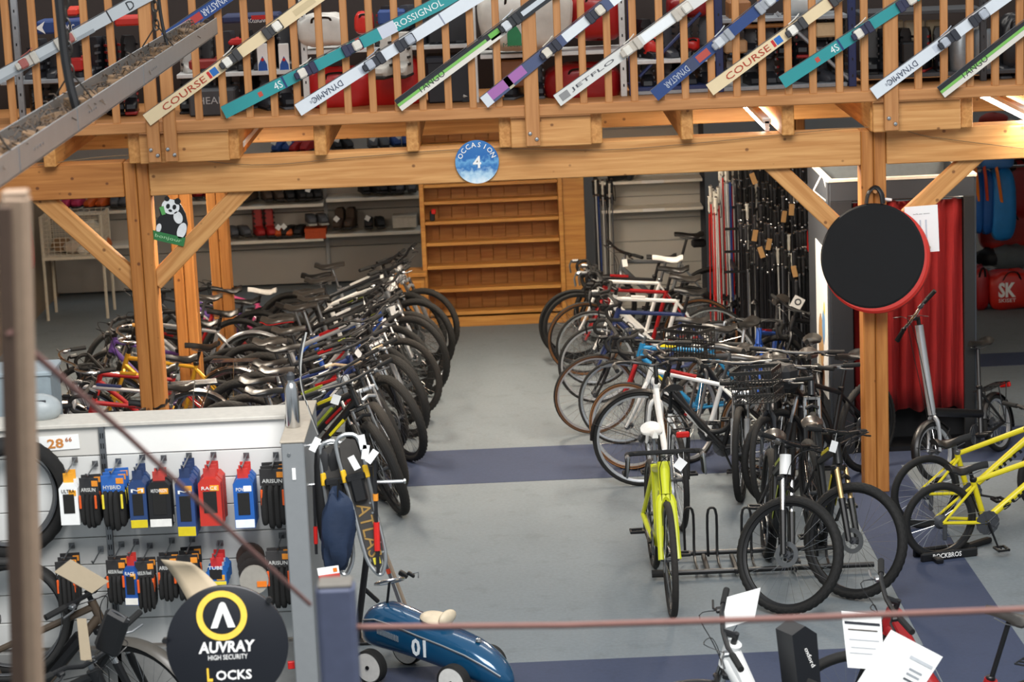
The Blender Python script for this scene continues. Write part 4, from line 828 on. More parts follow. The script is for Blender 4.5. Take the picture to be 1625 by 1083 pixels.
# ---- black round bag on the post
q = P(1386, 407, YB - .2); rb = thing('round_bag', 'large round black fabric bag with red rim hung on the right post', 'bag', M.Translation(q) @ M.Rotation(R(-22), 4, 'Z') @ M.Rotation(R(-15), 4, 'X'))
rr = 86 / ppm(YB - .2); DISC = lambda r_, y0_, y1_, e: [(0, y1_), (r_ - e, y1_), (r_, y1_ - e if e < abs(y1_ - y0_) else y1_), (r_, y0_ + e), (r_ - e, y0_), (0, y0_)]
MB().lathe([(0, -.035), (rr * .96, -.035), (rr, -.02), (rr, .02), (rr * .96, .035), (0, .035)], 64, M.Translation(V((.02, .0, -.02))) @ M.Rotation(R(90), 4, 'X')).build('red_rim', mat('c02a20', .6, 0, .05), rb)
MB().lathe([(0, .052), (rr * .5, .052), (rr * .93, .046), (rr * .97, .034), (rr * .97, .03), (0, .03)], 64, M.Rotation(R(90), 4, 'X')).build('black_panel', mat('0b0c0f', .9, 0, .1, 6, .4), rb)
MB().tube(smooth_pts([(-.06, -.04, rr * .96), (-.045, -.05, rr + .06), (0, -.05, rr + .1), (.045, -.05, rr + .06), (.06, -.04, rr * .96)], 4), .019, 8, flat=.5).build('handle', BLACK, rb)
tag(MB().tube([(0, 0, 0), (0, -.09, .005)], .012, 8).build('peg', PINE_R, None, M.Translation(P(1386, 303, YB - .1))), 'wooden peg holding the round bag', 'peg')
tag(MB().tube([(0, 0, 0), (.05, -.02, -.005)], .01, 8).build('hook_screw', WHITE, None, M.Translation(P(1403, 316, YB - .09))), 'white screw hook beside the round bag', 'hook')
# price list
q = P(1463, 364, YB - .12); pp = thing('price_list', 'white printed price list hanging from the brace before the red curtain', 'sign', at(q, ry=-2)); w_, h_ = 52 / ppm(YB), 74 / ppm(YB)
MB().box((0, 0, 0), (w_, .004, h_), b=.001).build('sheet', PAPER, pp); standing_text('tarifs par saison', .01, mat('8a8a8a', .6), pp, (0, -.003, h_ * .33), width=w_ * .5)
for i in range(3): MB().box((-.05 + .04 * i, -.0025, .0), (.012, .001, h_ * .4)).build('printed_column', mat('c3c8d2', .7), pp)
MB().lathe([(.0, 0), (.012, 0), (.012, .002), (0, .002)], 12, M.Translation(V((.045, -.004, -h_ * .4))) @ FRONT).build('printed_stamp', mat('c9b9a0', .7), pp)
# ---- round blue sign on the beam
q = P(757, 257, YB - .125); rs = thing('round_sign', 'round blue second hand sign with number four on the long beam', 'sign', M.Translation(q)); r_ = 34 / ppm(YB)
SG = bpy.data.materials.new('sign_print'); SG.use_nodes = True; nt = SG.node_tree; b_ = nt.nodes['Principled BSDF']; b_.inputs['Roughness'].default_value = .35
tc = nt.nodes.new('ShaderNodeTexCoord'); sx = nt.nodes.new('ShaderNodeSeparateXYZ'); nt.links.new(tc.outputs['Object'], sx.inputs[0]); no = nt.nodes.new('ShaderNodeTexNoise'); no.inputs['Scale'].default_value = 30; nt.links.new(tc.outputs['Object'], no.inputs['Vector'])
ma = nt.nodes.new('ShaderNodeMath'); ma.operation = 'MULTIPLY_ADD'; ma.inputs[1].default_value = .12; nt.links.new(no.outputs['Fac'], ma.inputs[0]); nt.links.new(sx.outputs['Z'], ma.inputs[2])
cr = nt.nodes.new('ShaderNodeValToRGB'); mr = nt.nodes.new('ShaderNodeMapRange'); mr.inputs['From Min'].default_value = -r_ + .06; mr.inputs['From Max'].default_value = r_ + .06; nt.links.new(ma.outputs[0], mr.inputs['Value']); nt.links.new(mr.outputs[0], cr.inputs[0])
e = cr.color_ramp.elements; e[0].position = 0; e[0].color = (.75, .85, .92, 1); e[1].position = 1; e[1].color = rgb('3a78b8')
for ps, cc in ((.22, 'a8cce4'), (.36, '2e70b4'), (.52, '6aa6d4'), (.6, '2a6ab0')): el = e.new(ps); el.color = rgb(cc)
nt.links.new(cr.outputs[0], b_.inputs['Base Color'])
MB().lathe([(0, .008), (r_ - .002, .008), (r_, .006), (r_, 0), (0, 0)], 48, FRONT).build('sign_disc', SG, rs)
standing_text('4', .085, WHITE, rs, (0, -.011, .0), bold=.02)
for i, ch in enumerate('OCCASION'):
    a = R(158 - i * 136 / 7); rr_ = r_ * .8
    text(ch, .035, WHITE, rs, M.Translation(V((rr_ * math.cos(a), -.011, rr_ * math.sin(a)))) @ M.Rotation(-(a - math.pi / 2), 4, 'Y') @ FRONT, bold=.01)
q = P(909, 262, YS - .02); s2 = thing('round_sign', 'white round sign mostly hidden behind the beam above the wooden shelf', 'sign', M.Translation(q)); r2 = .115
MB().lathe([(0, .008), (r2, .008), (r2, 0), (0, 0)], 40, FRONT).build('sign_disc', WHITE, s2); MB().lathe([(0, .01), (r2 * .72, .01), (r2 * .72, 0), (0, 0)], 40, FRONT).build('sign_centre', mat('5a9a5a', .5), s2)
for i, ch in enumerate('GUTEN BIKES'[:11]):
    a = R(215 + i * 11); text(ch, .022, DARKG, s2, M.Translation(V((r2 * .86 * math.cos(a), -.012, r2 * .86 * math.sin(a)))) @ M.Rotation(-(a + math.pi / 2), 4, 'Y') @ FRONT)
# ================================================================== mezzanine storage behind the balustrade
YM = YR + 1.15; ZF = zj1 + .024
st(MB().box((1.5, YM + .75, ZF + .6), (13, .04, 1.2)).build('mezzanine_dark_sheet', mat('2b2320', .8)), 'dark board partition at the back of the mezzanine storage')  # dark sheet added in place of the shaded depth behind the stored gear
MG = 'ski gear stored behind the balustrade'
def zpx(px, py, Y=YM): return P(px, py, Y)
def gbox(x0, y0, x1, y1, c, name, label, cat, d=.3, Y=None, rough=.5, lid=None):
    Y = Y or YM - .2; a = P(x0, y1, Y); b = P(x1, y0 + (x1 - x0) * .043, Y); w = b.x - a.x; h = max(b.z - a.z, .02)
    if y1 > 168: a.z = ZF; h = max(b.z - ZF, .02)
    t = thing(name, label, cat, at((a.x + w / 2, Y + d / 2, a.z)), MG)
    MB().box((0, 0, h / 2), (w, d, h), b=.012).build('body', mat(c, rough), t)
    if lid: MB().box((0, 0, h - .03), (w + .012, d + .012, .05), b=.008).build('lid', mat(lid, rough), t)
    return t, w, h, d
def gbag(x0, y0, x1, y1, c, label, seed, d=.2, Y=None, nm='ski_bag'):
    Y = Y or YM - .15; a = P(x0, y1, Y); b = P(x1, y0 + (x1 - x0) * .043, Y); w = b.x - a.x; h = b.z - a.z
    t = thing(nm, label, 'bag', at((a.x + w / 2, Y + .1, a.z)), MG)
    MB().ell((0, 0, h / 2), (w / 2, d, h / 2), p=.55, jit=.035, seed=seed, n=28, k=16).build('body', mat(c, .35, 0, .1, 12, .4), t)
    MB().tube(smooth_pts([(-w * .2, -d * .9, h * .75), (-w * .15, -d * 1.05, h * .9), (w * .15, -d * 1.05, h * .9), (w * .2, -d * .9, h * .75)], 4), .01, 6, flat=.4).build('handle', BLACK, t)
    return t, w, h, d
RK = thing('storage_rack', 'white and blue metal storage racks behind the balustrade', 'rack', M())
def board(x0, x1, y, c, d=.4, Y=None, th=.03):
    Y = Y or YM - .25; a = P(x0, y + (x1 - x0) * .021, Y); b = P(x1, y - (x1 - x0) * .021, Y)
    MB().box(((a.x + b.x) / 2, Y + d / 2, (a.z + b.z) / 2), (b.x - a.x, d, th), b=.004).build('shelf_board', c, RK)
def upright(px, c, w=.045, Y=None, y1=None):
    Y = Y or YM - .25; x = P(px, 80, Y).x; MB().box((x, Y, ZF + .55), (w, .05, 1.1), b=.004).build('upright', c, RK)
    for i in range(9): MB().box((x, Y - .026, ZF + .08 + i * .12), (.009, .003, .02)).build('slot', BLACK, RK)
RWH = mat('cfd0ce', .45); RBL = mat('22305e', .45); RGR = mat('9a9fa4', .4, .4)
board(478, 758, 78, RWH); board(762, 992, 86, RWH); board(1000, 1138, 97, RWH); board(1010, 1345, 141, RGR); board(1145, 1345, 30, RGR); board(1365, 1560, 20, DARKG); board(1365, 1625, 118, DARKG); board(0, 225, 128, RGR); board(280, 470, 118, RWH); board(1000, 1138, 140, RBL)
for px, c in ((28, RGR), (483, RWH), (752, RWH), (786, RGR), (988, RWH), (1003, RBL), (1141, RBL), (1352, RBL), (1560, DARKG)): upright(px, c, .055 if c is RBL else .045)
a, b = P(1015, 122, YM - .22), P(1112, 20, YM - .22); MB().tube([a, b], .012, 6).build('diagonal_strut', RBL, RK)
a, b = P(1232, 20, YM - .22), P(1352, 130, YM - .22); MB().tube([a, b], .014, 6).build('diagonal_strut', RGR, RK)
# dark rental boots in rows
BB_ = [(mat(c, .35), mat(s_, .5)) for c, s_ in (('17181b', '101012'), ('24262b', '5a5c60'), ('1a1a1e', '8a1c1a'), ('3a3c42', '17171a'), ('b9b8b2', '26282c'))]
k = 0
SPN = ('upper row behind the silver ski', 'floor row behind the tray', 'upper row behind the cream ski', 'floor row behind the cream ski', 'upper row before the blue strut', 'lower row before the blue strut', 'upper row between the blue uprights', 'lower row between the blue uprights', 'row before the cream boards', 'row behind the white ski', 'row at the right end', 'row under the white shelf', 'row behind the purple ski')
spans = [(48, 225, 128, 4), (48, 225, 182, 4), (285, 470, 118, 4), (285, 470, 180, 4), (1012, 1135, 97, 3), (1012, 1135, 140, 3), (1150, 1345, 90, 5), (1150, 1345, 136, 5), (1370, 1560, 112, 3), (600, 745, 76, 3), (1570, 1625, 150, 2), (690, 750, 175, 2), (800, 870, 165, 2)]
for si, (x0, x1, y, _) in enumerate(spans):
    nbt = int((x1 - x0) / 27)
    for i in range(nbt):
        px = x0 + (i + .5) * (x1 - x0) / nbt; q = P(px, y - (px - x0) * .043 + (x1 - x0) * .02, YM - .05); q.z = max(q.z, ZF)
        ci = rnd.choice((0, 0, 1, 1, 2, 3, 3, 4)); m_, s_ = BB_[ci]
        o = put('ski_boot', shoe_mesh('ski', m_, s_), None, at(q, -90 + rnd.uniform(-30, 30)) @ M.Scale(1.0, 4))
        tag(o, '%s ski boot, %s from left, %s' % (('black', 'charcoal', 'black and red', 'dark grey', 'pale grey')[ci], ORD[i], SPN[si]), 'boot', 'ski boots in the mezzanine rows'); k += 1
# boxes and bags that can be told apart
t, w, h, d = gbox(58, 28, 128, 55, '1c3c78', 'ski_box', 'blue box with white lettering behind the first balusters', 'box', Y=YM - .42)
standing_text('ATOMIC', .05, WHITE, t, (.04, -d / 2 - .002, h * .4), width=w * .45); MB().ext([(-.05, 0), (.02, .045), (0, 0), (.02, -.045)], .004, at((-w * .36, -d / 2 - .001, h * .5)) @ FRONT).build('printed_arrow', WHITE, t)
gbox(182, 24, 232, 42, 'c0281c', 'ski_box', 'flat red box behind the silver ski', 'box', Y=YM - .4); gbox(100, 12, 122, 26, 'd0341c', 'ski_box', 'small red carton at the top of the first rack', 'box'); gbox(104, 92, 130, 114, 'b81c18', 'ski_box', 'dark red carton on the lowest boot row', 'box')
t, w, h, d = gbox(352, 18, 442, 38, '1e2a54', 'ski_box', 'navy box with red and white lettering behind the cream ski', 'box', Y=YM - .42)
standing_text('ROSSIGNOL', .03, WHITE, t, (.06, -d / 2 - .002, h * .25), width=w * .4); MB().box((.06, -d / 2 - .002, h * .65), (w * .25, .004, .03)).build('printed_bar', RED, t)
t, w, h, d = gbox(300, 138, 372, 172, '3a3c40', 'ski_box', 'dark grey box with pale lettering under the cream ski', 'box', Y=YM - .42); standing_text('HEAD', .05, GREYP, t, (0, -d / 2 - .002, h * .6), width=w * .6)
gbox(300, 92, 350, 112, '8a2018', 'ski_box', 'flat dark red box beside the metal tray', 'box'); gbox(362, 62, 386, 72, 'c81e1c', 'ski_box', 'bright red small carton behind the cream ski', 'box')
for i, (x0, lab) in enumerate(((410, 'white blue tipped ski tail, one of two upright, nearer the tray'), (444, 'white blue tipped ski tail, one of two upright, nearer the sack'))):
    q = P(x0 + 8, 113, YM - .2); t = thing('upright_ski_tail', lab, 'ski', at(q), MG); MB().box((0, 0, .1), (.075, .025, .2), b=.005).build('body', WHITE, t); MB().ext([(-.034, 0), (.034, 0), (.03, .05), (0, .11), (-.03, .05)], .004, at((0, -.013, .0)) @ FRONT).build('blue_flame', BLUE, t); MB().lathe([(0, .003), (.012, .003), (.012, 0), (0, 0)], 12, at((0, -.017, .085)) @ FRONT).build('red_dot', RED, t)
gbag(474, 18, 548, 76, 'd8d4cc', 'white sack standing on the white shelf', 1, .14, YM - .3)
gbag(488, 102, 590, 178, 'b01818', 'bright red glossy bag under the white shelf, left of two', 2, .16); gbag(588, 84, 672, 172, 'b81c1a', 'bright red glossy bag with boot on top under the white shelf', 3, .16)
pair(628, 122, YM - .42, 'white', 'ski', 'white black ski boot on the red bag'); gbox(600, 14, 642, 40, '20407c', 'ski_boot_box', 'blue ski boot box above the white shelf', 'box'); gbag(563, 18, 592, 56, 'c8281e', 'small red white bag left of the blue box', 4, .1)
gbox(680, 0, 750, 70, '191b20', 'crate', 'black crate standing on the white shelf', 'crate', lid='22242a'); gbox(680, 84, 746, 172, '1b1e26', 'crate', 'tall dark crate under the white shelf', 'crate', lid='232731')
t, w, h, d = gbag(760, -30, 905, 84, 'cfcac0', 'large pale canvas sack with green emblem on the shelf', 6, .2, YM - .32)
GRN = mat('1c7a4a', .5); yq = -d * 1.02
q = P(818, 50, YM - .45); MB().ext([(-.06, -.1), (.04, -.1), (.04, -.02), (.02, .02), (-.06, .12)], .006, M.Translation(q - V(t.location)) @ FRONT).build('printed_emblem', GRN, t)
q = P(815, 71, YM - .45); text('Metski', .03, mat('2c5a48', .6), t, M.Translation(q - V(t.location)) @ FRONT, width=.15)
gbox(795, 92, 838, 140, '7a4a26', 'carton', 'brown carton under the sack shelf', 'box')
gbag(905, -20, 990, 66, 'a01414', 'big red bag on the shelf right of the canvas sack', 7, .2); gbag(868, 94, 985, 168, '8a1214', 'dark red bag on the floor under the shelf', 8, .2)
gbag(1022, 58, 1048, 92, 'd02a20', 'small bright red bag behind the white ski', 9, .1); gbag(1088, 60, 1112, 82, 'c02018', 'red cloth piece on the black boots', 10, .08); gbag(1060, -10, 1130, 30, '7a1012', 'dark red bag at the top behind the blue strut', 11, .15)
gbox(1158, 0, 1192, 45, '8a5a30', 'carton', 'brown carton behind the blue upright', 'box'); gbox(1150, 62, 1186, 86, 'a8825a', 'carton', 'pale brown carton at the middle of the blue rack', 'box'); gbox(1180, 30, 1290, 46, '9a6a3a', 'carton', 'long flat brown carton on the grey shelf', 'box'); gbox(1295, 34, 1330, 60, 'c9b08a', 'carton', 'beige carton beside the second blue upright', 'box')
t, w, h, d = gbag(1250, -20, 1312, 28, 'b4b8b8', 'grey bag with dark lettering on the top shelf', 12, .15); text('GHOST', .03, DARKG, t, at((0, -d * .98, h * .35)) @ FRONT, width=.14)
for i, (x0, x1) in enumerate(((1365, 1400), (1402, 1434), (1436, 1468), (1470, 1496))): gbox(x0, 30, x1, 100, ('d9c9a6', 'd2c2a2', 'dccfb2', 'cfbf9c')[i], 'cream_panel', 'upright cream board leaning at the back, %s of four' % ORD[i], 'board', .03, YM + .05)
gbox(1432, 66, 1458, 100, '121214', 'carton', 'black carton before the cream boards', 'box', .15, YM - .3)
for i, (px, lab) in enumerate(((1524, 'tall grey metal canister behind the white ski tail'), (1560, 'second grey canister beside the dark upright'))):
    q = P(px, 112, YM - .15); t = thing('canister', lab, 'canister', at(q), MG); MB().lathe([(0, 0), (.075, 0), (.08, .02), (.078, .26), (.06, .3), (0, .3)], 24).build('body', mat('8f9599', .4, .7), t); MB().lathe([(0, .3), (.03, .3), (.03, .33), (0, .33)], 16).build('cap', DARKG, t)
gbag(1590, 20, 1640, 120, '17171a', 'black garment hanging at the right end of the racks', 14, .1)
# ================================================================== skis on the balustrade
YSK = YR - .085
def binding(parent, x, toe, c1, c2, w):
    b = MB(); d = 1 if toe else -1
    b.m(0).box((x, 0, .012), (.13, w * .8, .022), b=.005); b.m(1).box((x + d * .03, 0, .035), (.06, w * .75, .035), b=.01); b.m(0).box((x - d * .055, 0, .03), (.045, w * .95, .02), b=.006)
    if not toe: b.m(1).tube([(x - .03, w * .55, .01), (x + .03, w * .62, .012), (x + .07, w * .75, .014)], .004, 5); b.m(0).box((x - .07, 0, .045), (.035, w * .55, .03), b=.008)
    b.build('toe_binding' if toe else 'heel_binding', [c1, c2], parent)
def ski(a, b, c, label, w=.088, heel=.42, toe=.83, bc=('2a2a2c', 'd8d4c8'), words=(), bands=(), split=None, L=1.75, Y=None):
    p0, p1 = P(*a, Y or YSK), P(*b, Y or YSK); T = frame(p0, p1 - p0, (0, 0, 1)); x_ = T.col[0].xyz; z_ = T.col[2].xyz
    if z_.y > 0: pass
    t = thing('ski', label, 'ski', T, 'skis fixed to the balustrade')
    ol = [(0, -w / 2), (L * .45, -w * .42), (L - .25, -w * .52), (L - .08, -w * .4), (L, 0), (L - .08, w * .4), (L - .25, w * .52), (L * .45, w * .42), (0, w / 2)]
    s = 1 if z_.y < 0 else -1                      # side facing the hall
    MB().ext(ol, .018, z0=-.009).build('board', mat(c, .3, 0, .02), t)
    T2 = M() if s > 0 else M.Rotation(math.pi, 4, 'X')
    f = bpy.data.objects.new('top_side', None); COL.objects.link(f); f.parent = t; f.matrix_local = T2 @ M.Translation(V((0, 0, .0095)))
    for (x0, x1, y0, y1, cc) in bands: MB().box(((x0 + x1) / 2, (y0 + y1) / 2 * w, .0005), (x1 - x0, (y1 - y0) * w * .96, .0018)).build('colour_band', mat(cc, .35, 0, .02), f)
    for wd in words:
        body, x, h, wid, cc = wd[:5]; flip = len(wd) > 5
        text(body, h, mat(cc, .4), f, M.Translation(V((x, 0, .0022))) @ M.Rotation(math.pi if flip else 0, 4, 'Z'), width=wid)
    binding(f, heel, False, mat(bc[0], .4), mat(bc[1], .4), w); binding(f, toe, True, mat(bc[0], .4), mat(bc[1], .4), w)
    MB().tube([(0, w / 2, 0), (L - .25, w * .52, 0)], .003, 4).build('steel_edge', STEEL, t)
    return t
ski((-55, 152), (225, -2), 'b4babe', 'silver ski at the left end above the metal tray', words=(('D', 1.3, .06, .05, '2c3034'),), bands=((0, 1.0, -.5, -.2, '8f959a'), (1.13, 1.14, -.5, .5, '2c2c30')), heel=.5, toe=.8, L=1.9, bc=('b8b4aa', '9c5a54'))
ski((262, 62), (357, -2), '24427c', 'blue ski half hidden by the metal tray', words=(('DYNASTAR', .42, .05, .22, 'c9ccd6', 1),), bands=((.12, .3, -.3, .3, 'a83430'),), heel=.7, toe=1.1)
def course(a, b, lab): ski(a, b, 'e0cba4', lab, words=(('COURSE', .32, .045, .36, 'a83a22'),), bands=((.525, .545, -.3, .3, 'c02a2a'), (.55, .6, -.3, .3, '2a6ab4'), (1.0, 1.04, -.5, .5, '8a1c1c'), (1.25, 1.42, -.25, .25, 'c8b48e')), heel=.72, toe=1.08, bc=('3a3a3c', 'e4e0d6'))
course((233, 191), (500, -2), 'cream ski with red lettering, nearest the metal tray'); course((1126, 143), (1325, -2), 'cream ski with red lettering in the right half')
def teal(a, b, lab): ski(a, b, '2f8f92', lab, words=(('4S', .42, .05, .06, 'e2e8e8'), ('ROSSIGNOL', 1.5, .045, .36, 'dfe6e6')), bands=((.27, .3, -.2, .2, 'b84a3c'), (.46, .475, -.5, .5, '1e3c6a'), (1.03, 1.06, -.5, .5, 'c03a2a'), (1.2, 1.32, -.5, .5, 'c4c8d4')), heel=.64, toe=1.0, bc=('2c2e48', 'd8d2c6'), L=1.9)
teal((355, 179), (690, 9), 'teal ski with white lettering crossing the white shelf'); teal((1241, 131), (1446, -2), 'teal ski with white lettering near the right end')
def dyn(a, b, lab): ski(a, b, 'd6dce2', lab, words=(('DYNAMIC', .24, .042, .24, '3a4258', 1), ('course', .14, .02, .08, '9aa0aa', 1)), bands=((.5, .56, -.3, .3, 'c2c9d4'), (1.16, 1.17, -.5, .5, '8a90a0')), heel=.62, toe=.88, bc=('2e3038', 'aab0ba'))
dyn((473, 175), (752, -2), 'white ski with small dark lettering left of the canvas sack'); dyn((1386, 149), (1592, -2), 'white ski with small dark lettering crossing the right rail post')
def tango(a, b, lab): ski(a, b, '26282c', lab, words=(('TANGO', .28, .045, .22, '2a2c30'),), bands=((0, .9, -.5, -.1, 'd9d4ca'), (0, .75, -.1, .14, '7ab85a'), (.78, .86, -.3, .3, '6ab04e'), (1.05, 1.3, -.2, .2, 'c2c8ce')), heel=.95, toe=1.4, bc=('26282c', 'c8ccd0'))
tango((632, 168), (852, 5), 'black and green ski between the shelf uprights'); tango((1493, 147), (1625, 44), 'black and green ski at the right end')
ski((768, 163), (975, -3), '4c5676', 'purple and slate ski over the middle rail post', words=(), bands=((.0, .06, -.5, .5, 'cfd4da'), (.06, .36, -.3, .5, 'a066a4'), (.2, .24, -.5, .5, 'b0a890'), (.7, .95, -.4, .4, 'd8dde0'), (1.1, 1.5, -.5, .5, 'e2e6ea')), heel=.58, toe=.98, bc=('2a2c38', 'd4ccbc'))
ski((884, 160), (1110, -3), 'd4d4d0', 'white ski with thin spaced dark lettering', words=(('JETFLO', .3, .03, .36, '4a4a50'),), bands=((.03, .1, -.3, .3, '8a8a8a'), (.72, .98, -.35, .35, 'e6eaec')), heel=.62, toe=1.05, bc=('b8b0a4', 'd8d4ca'))
ski((1038, 152), (1225, -3), '2c4478', 'navy blue ski with grey lettering by the blue upright', words=(('DYNASTAR', .2, .045, .2, 'b8bec8', 1),), bands=((.38, .48, -.3, .3, 'b04a40'), (.3, .37, -.5, .5, '3c4460')), heel=.6, toe=.98, bc=('9a9ea4', 'c8ccd0'))
# ================================================================== tyre display gondola
YL = 12.3; SLW = mat('d9d9d6', .5, 0, .02, 4); HDR = mat('f4f3ee', .5, 0, .01); HDG = mat('d2cfc8', .5, 0, .01)
sl = thing('slatwall_gondola', 'white panelled display gondola hung with tyres', 'display', M())
xa = P(-40, 760, YL).x; xm = P(163, 760, YL).x; xm2 = P(172, 760, YL).x; xb = P(458, 760, YL).x
zt0 = P(250, 672, YL).z; zsl = [zt0] + [P(250, y, YL).z for y in (719, 762, 805, 849, 892, 936, 980, 1022)]
for i in range(len(zsl) - 1):
    for j, (u0, u1) in enumerate(((xa, xm), (xm2, xb))):
        z1, z0 = zsl[i], zsl[i + 1]; MB().box(((u0 + u1) / 2, YL + .012 + (0 if i else -.004), (z0 + z1) / 2), (u1 - u0, .024, z1 - z0 - .005), b=.003).build('slat_panel', (HDG if j == 0 else HDR) if i == 0 else SLW, sl)
MB().box(((xa + xb) / 2, YL + .035, zsl[-1] / 2 + zt0 / 2 - .01), (xb - xa, .02, zt0 - zsl[-1] - .02)).build('core_panel', mat('9a9a98', .7), sl)
MB().box(((xa + xb) / 2, YL + .03, zsl[-1] / 2 - .005), (xb - xa, .1, zsl[-1] - .02), b=.004).build('kick_panel', mat('8a8a88', .6), sl)
MB().box(((xa + xb) / 2, YL + .1, zt0 + .008), (xb - xa + .01, .26, .02), b=.003).build('top_cap', mat('c9c4ba', .5), sl)
up = MB().box(((xm + xm2) / 2, YL - .005, zt0 / 2), (.034, .03, zt0), b=.003).build('slotted_upright', STEEL, sl)
for i in range(22):
    for s in (-1, 1): MB().box(((xm + xm2) / 2 + s * .006, YL - .021, zt0 - .05 - i * .055), (.005, .003, .028)).build('slot', BLACK, up)
# end panel of the gondola
ex0, ex1 = P(462, 800, YL - .1).x, P(497, 800, YL - .1).x; eh = P(480, 703, YL - .45).z
ep = thing('gondola_end', 'grey steel end column of the tyre display', 'column', M()); MB().box(((ex0 + ex1) / 2, YL + .0, eh / 2), (ex1 - ex0, .9, eh), b=.006).build('column', mat('8f9294', .45, .3, .03), ep)
MB().box(((ex0 + ex1) / 2, YL, eh + .006), (ex1 - ex0 + .01, .91, .012), b=.003).build('top_plate', mat('b3a898', .5), ep); MB().lathe([(0, .004), (.008, .004), (.01, 0)], 10, at(((ex0 + ex1) / 2 - .02, YL - .452, eh - .06)) @ FRONT).build('screw', CHROME, ep); MB().box(((ex0 + ex1) / 2, YL - .453, eh - .16), (.018, .004, .06)).build('sticker', PAPER, ep)
# price note
q = P(94, 703, YL - .01); pn = thing('price_note', 'white paper price note with orange numerals on the left header', 'sign', at(q, ry=-2)); w_, h_ = 64 / ppm(YL), 24 / ppm(YL)
MB().box((0, 0, 0), (w_, .002, h_), b=.0005).build('sheet', PAPER, pn); standing_text('28', .05, mat('c98440', .6), pn, (-.02, -.003, -.002), width=.085, bold=.02); standing_text('66', .022, mat('b0662c', .6), pn, (.05, -.003, .014), width=.035, bold=.01)
HOOK = MB().tube([(0, 0, 0), (0, -.26, 0), (0, -.28, .015)], .004, 6).box((0, .0, 0), (.03, .008, .03)).lathe([(0, .0), (.008, .004), (0, .008)], 8, at((0, -.285, .015))).mesh('display_hook', STEEL)
def lobes(w, h, d=.07, n=4, seed=0):
    b = MB(); rr = random.Random(seed)
    for i in range(n):
        x = (i / (n - 1) - .5) * (w * .75); r_ = w / n * .62; hh = h * (1 - .08 * abs(i - n / 2 + .5)) ; y = rr.uniform(-.012, .012)
        b.ell((x, y, -hh / 2), (r_, d / 2, hh / 2), n=10, k=10, p=.6, jit=.02, seed=seed + i)
    return b
def pack(px, py_top, py_bot, wpx, kind, hd, label, words=None, n=3, win=None, accent=None):
    q = P(px, py_top, YL - .02); tag(put('display_hook', HOOK, None, at(q + V((0, -.004, 0)))), 'steel hook holding the %s' % label.split(',')[0], 'hook', 'display hooks of the tyre wall')
    for k_ in range(n):
        Yk = YL - .25 + k_ * .075
        s = ppm(YL - .25); w = wpx / s; h = (py_bot - py_top - 6) / s; z0 = q.z - .012
        t = thing('tyre_box' if kind == 'box' else 'tyre_pack', (label if k_ == 0 else '%s, %s behind' % (label, ORD[k_ - 1])), 'tyre pack', at((q.x + P(px, py_top, Yk).x * 0, Yk, z0), rnd.uniform(-9, 9)), 'tyre packs on the display wall')
        if kind == 'box':
            MB().box((0, 0, -.03), (w * .55, .003, .06), b=.001).build('hang_tab', mat(win or hd, .5), t)
            d = .055; b = MB(); pl_ = [(-w / 2, -.075), (-w / 2, -h), (w / 2, -h), (w / 2, -.075), (w * .3, -.05), (-w * .3, -.05)]
            b.ext(pl_, d, FRONT, z0=-d / 2).build('carton', mat(hd, .5, 0, .03), t)
            y = -d / 2 - .001
            MB().box((.0, y, -h * .58), (w * .6, .004, h * .38), b=.001).build('tyre_window', RUBBER, t)
            if accent: MB().box((0, y, -h * .92), (w * .96, .003, h * .14), b=.001).build('printed_strip', mat(accent, .5), t)
            if words: standing_text(words, .018, WHITE if hd not in ('f0f0ee',) else BLACK, t, (0, y - .002, -h * .33), width=w * .7)
            MB().box((w * .22, y - .0, -.1), (w * .4, .003, .03), b=.001).build('price_sticker', mat('e8a02a', .5) if hd != '1e5aa8' else PAPER, t)
        else:
            MB().box((0, 0, -.05), (w, .004, .09), b=.002).build('header_card', mat(hd, .55), t)
            if words: standing_text(words, .02, mat('d8d8d4', .5), t, (-.005, -.004, -.068), width=w * .75, bold=.005)
            MB().box((w * .3, -.003, -.035), (w * .32, .003, .03), b=.001).build('price_sticker', mat('e8902a', .5), t)
            bo = lobes(w * .92, h - .08, .075, 4, int(px) + k_).build('folded_tyre', RUBBER, t, at((0, .0, -.085)))
            for s_ in (-1, 1): MB().box((s_ * w * .4, -.038, -h * .45), (.012, .008, h * .26), b=.003).build('orange_clip', mat(accent or 'e05a1e', .5), t)
pack(119, 730, 820, 30, 'box', 'f0f0ee', 'white tyre carton with black side lettering', 'ULTRA', 2, 'e8a02a'); pack(151, 736, 828, 32, 'tyre', '2a2a2c', 'black folded tyre beside the white carton', 'ARISUN', 2)
pack(188, 732, 832, 38, 'tyre', '2a62b0', 'folded tyre with blue and yellow cards', 'HYBRID', 3, accent='e8d23a'); pack(226, 726, 826, 28, 'box', '27406e', 'navy tyre carton with yellow foot left of the black one', 'M', 3, '2c3c60', 'd8c21e')
pack(260, 727, 824, 36, 'box', '1a1a1c', 'black tyre carton with white label', 'HUTCHINSON', 2, 'b84038', 'e6e4de'); pack(300, 723, 840, 30, 'box', '2c467a', 'long navy tyre carton with yellow foot before the red one', 'M', 5, '2c3c60', 'd8c21e')
pack(339, 722, 822, 36, 'box', 'c03226', 'red tyre carton right of the long navy one', 'RACE', 3, 'b83a34'); pack(391, 723, 826, 32, 'box', '1e5aa8', 'blue and white tyre carton with power lettering', 'POWER', 3, 'c8342c', 'e6ecf2'); pack(438, 722, 830, 44, 'tyre', '2c2a2a', 'black folded tyre at the right end of the upper row', 'ARISUN', 3)
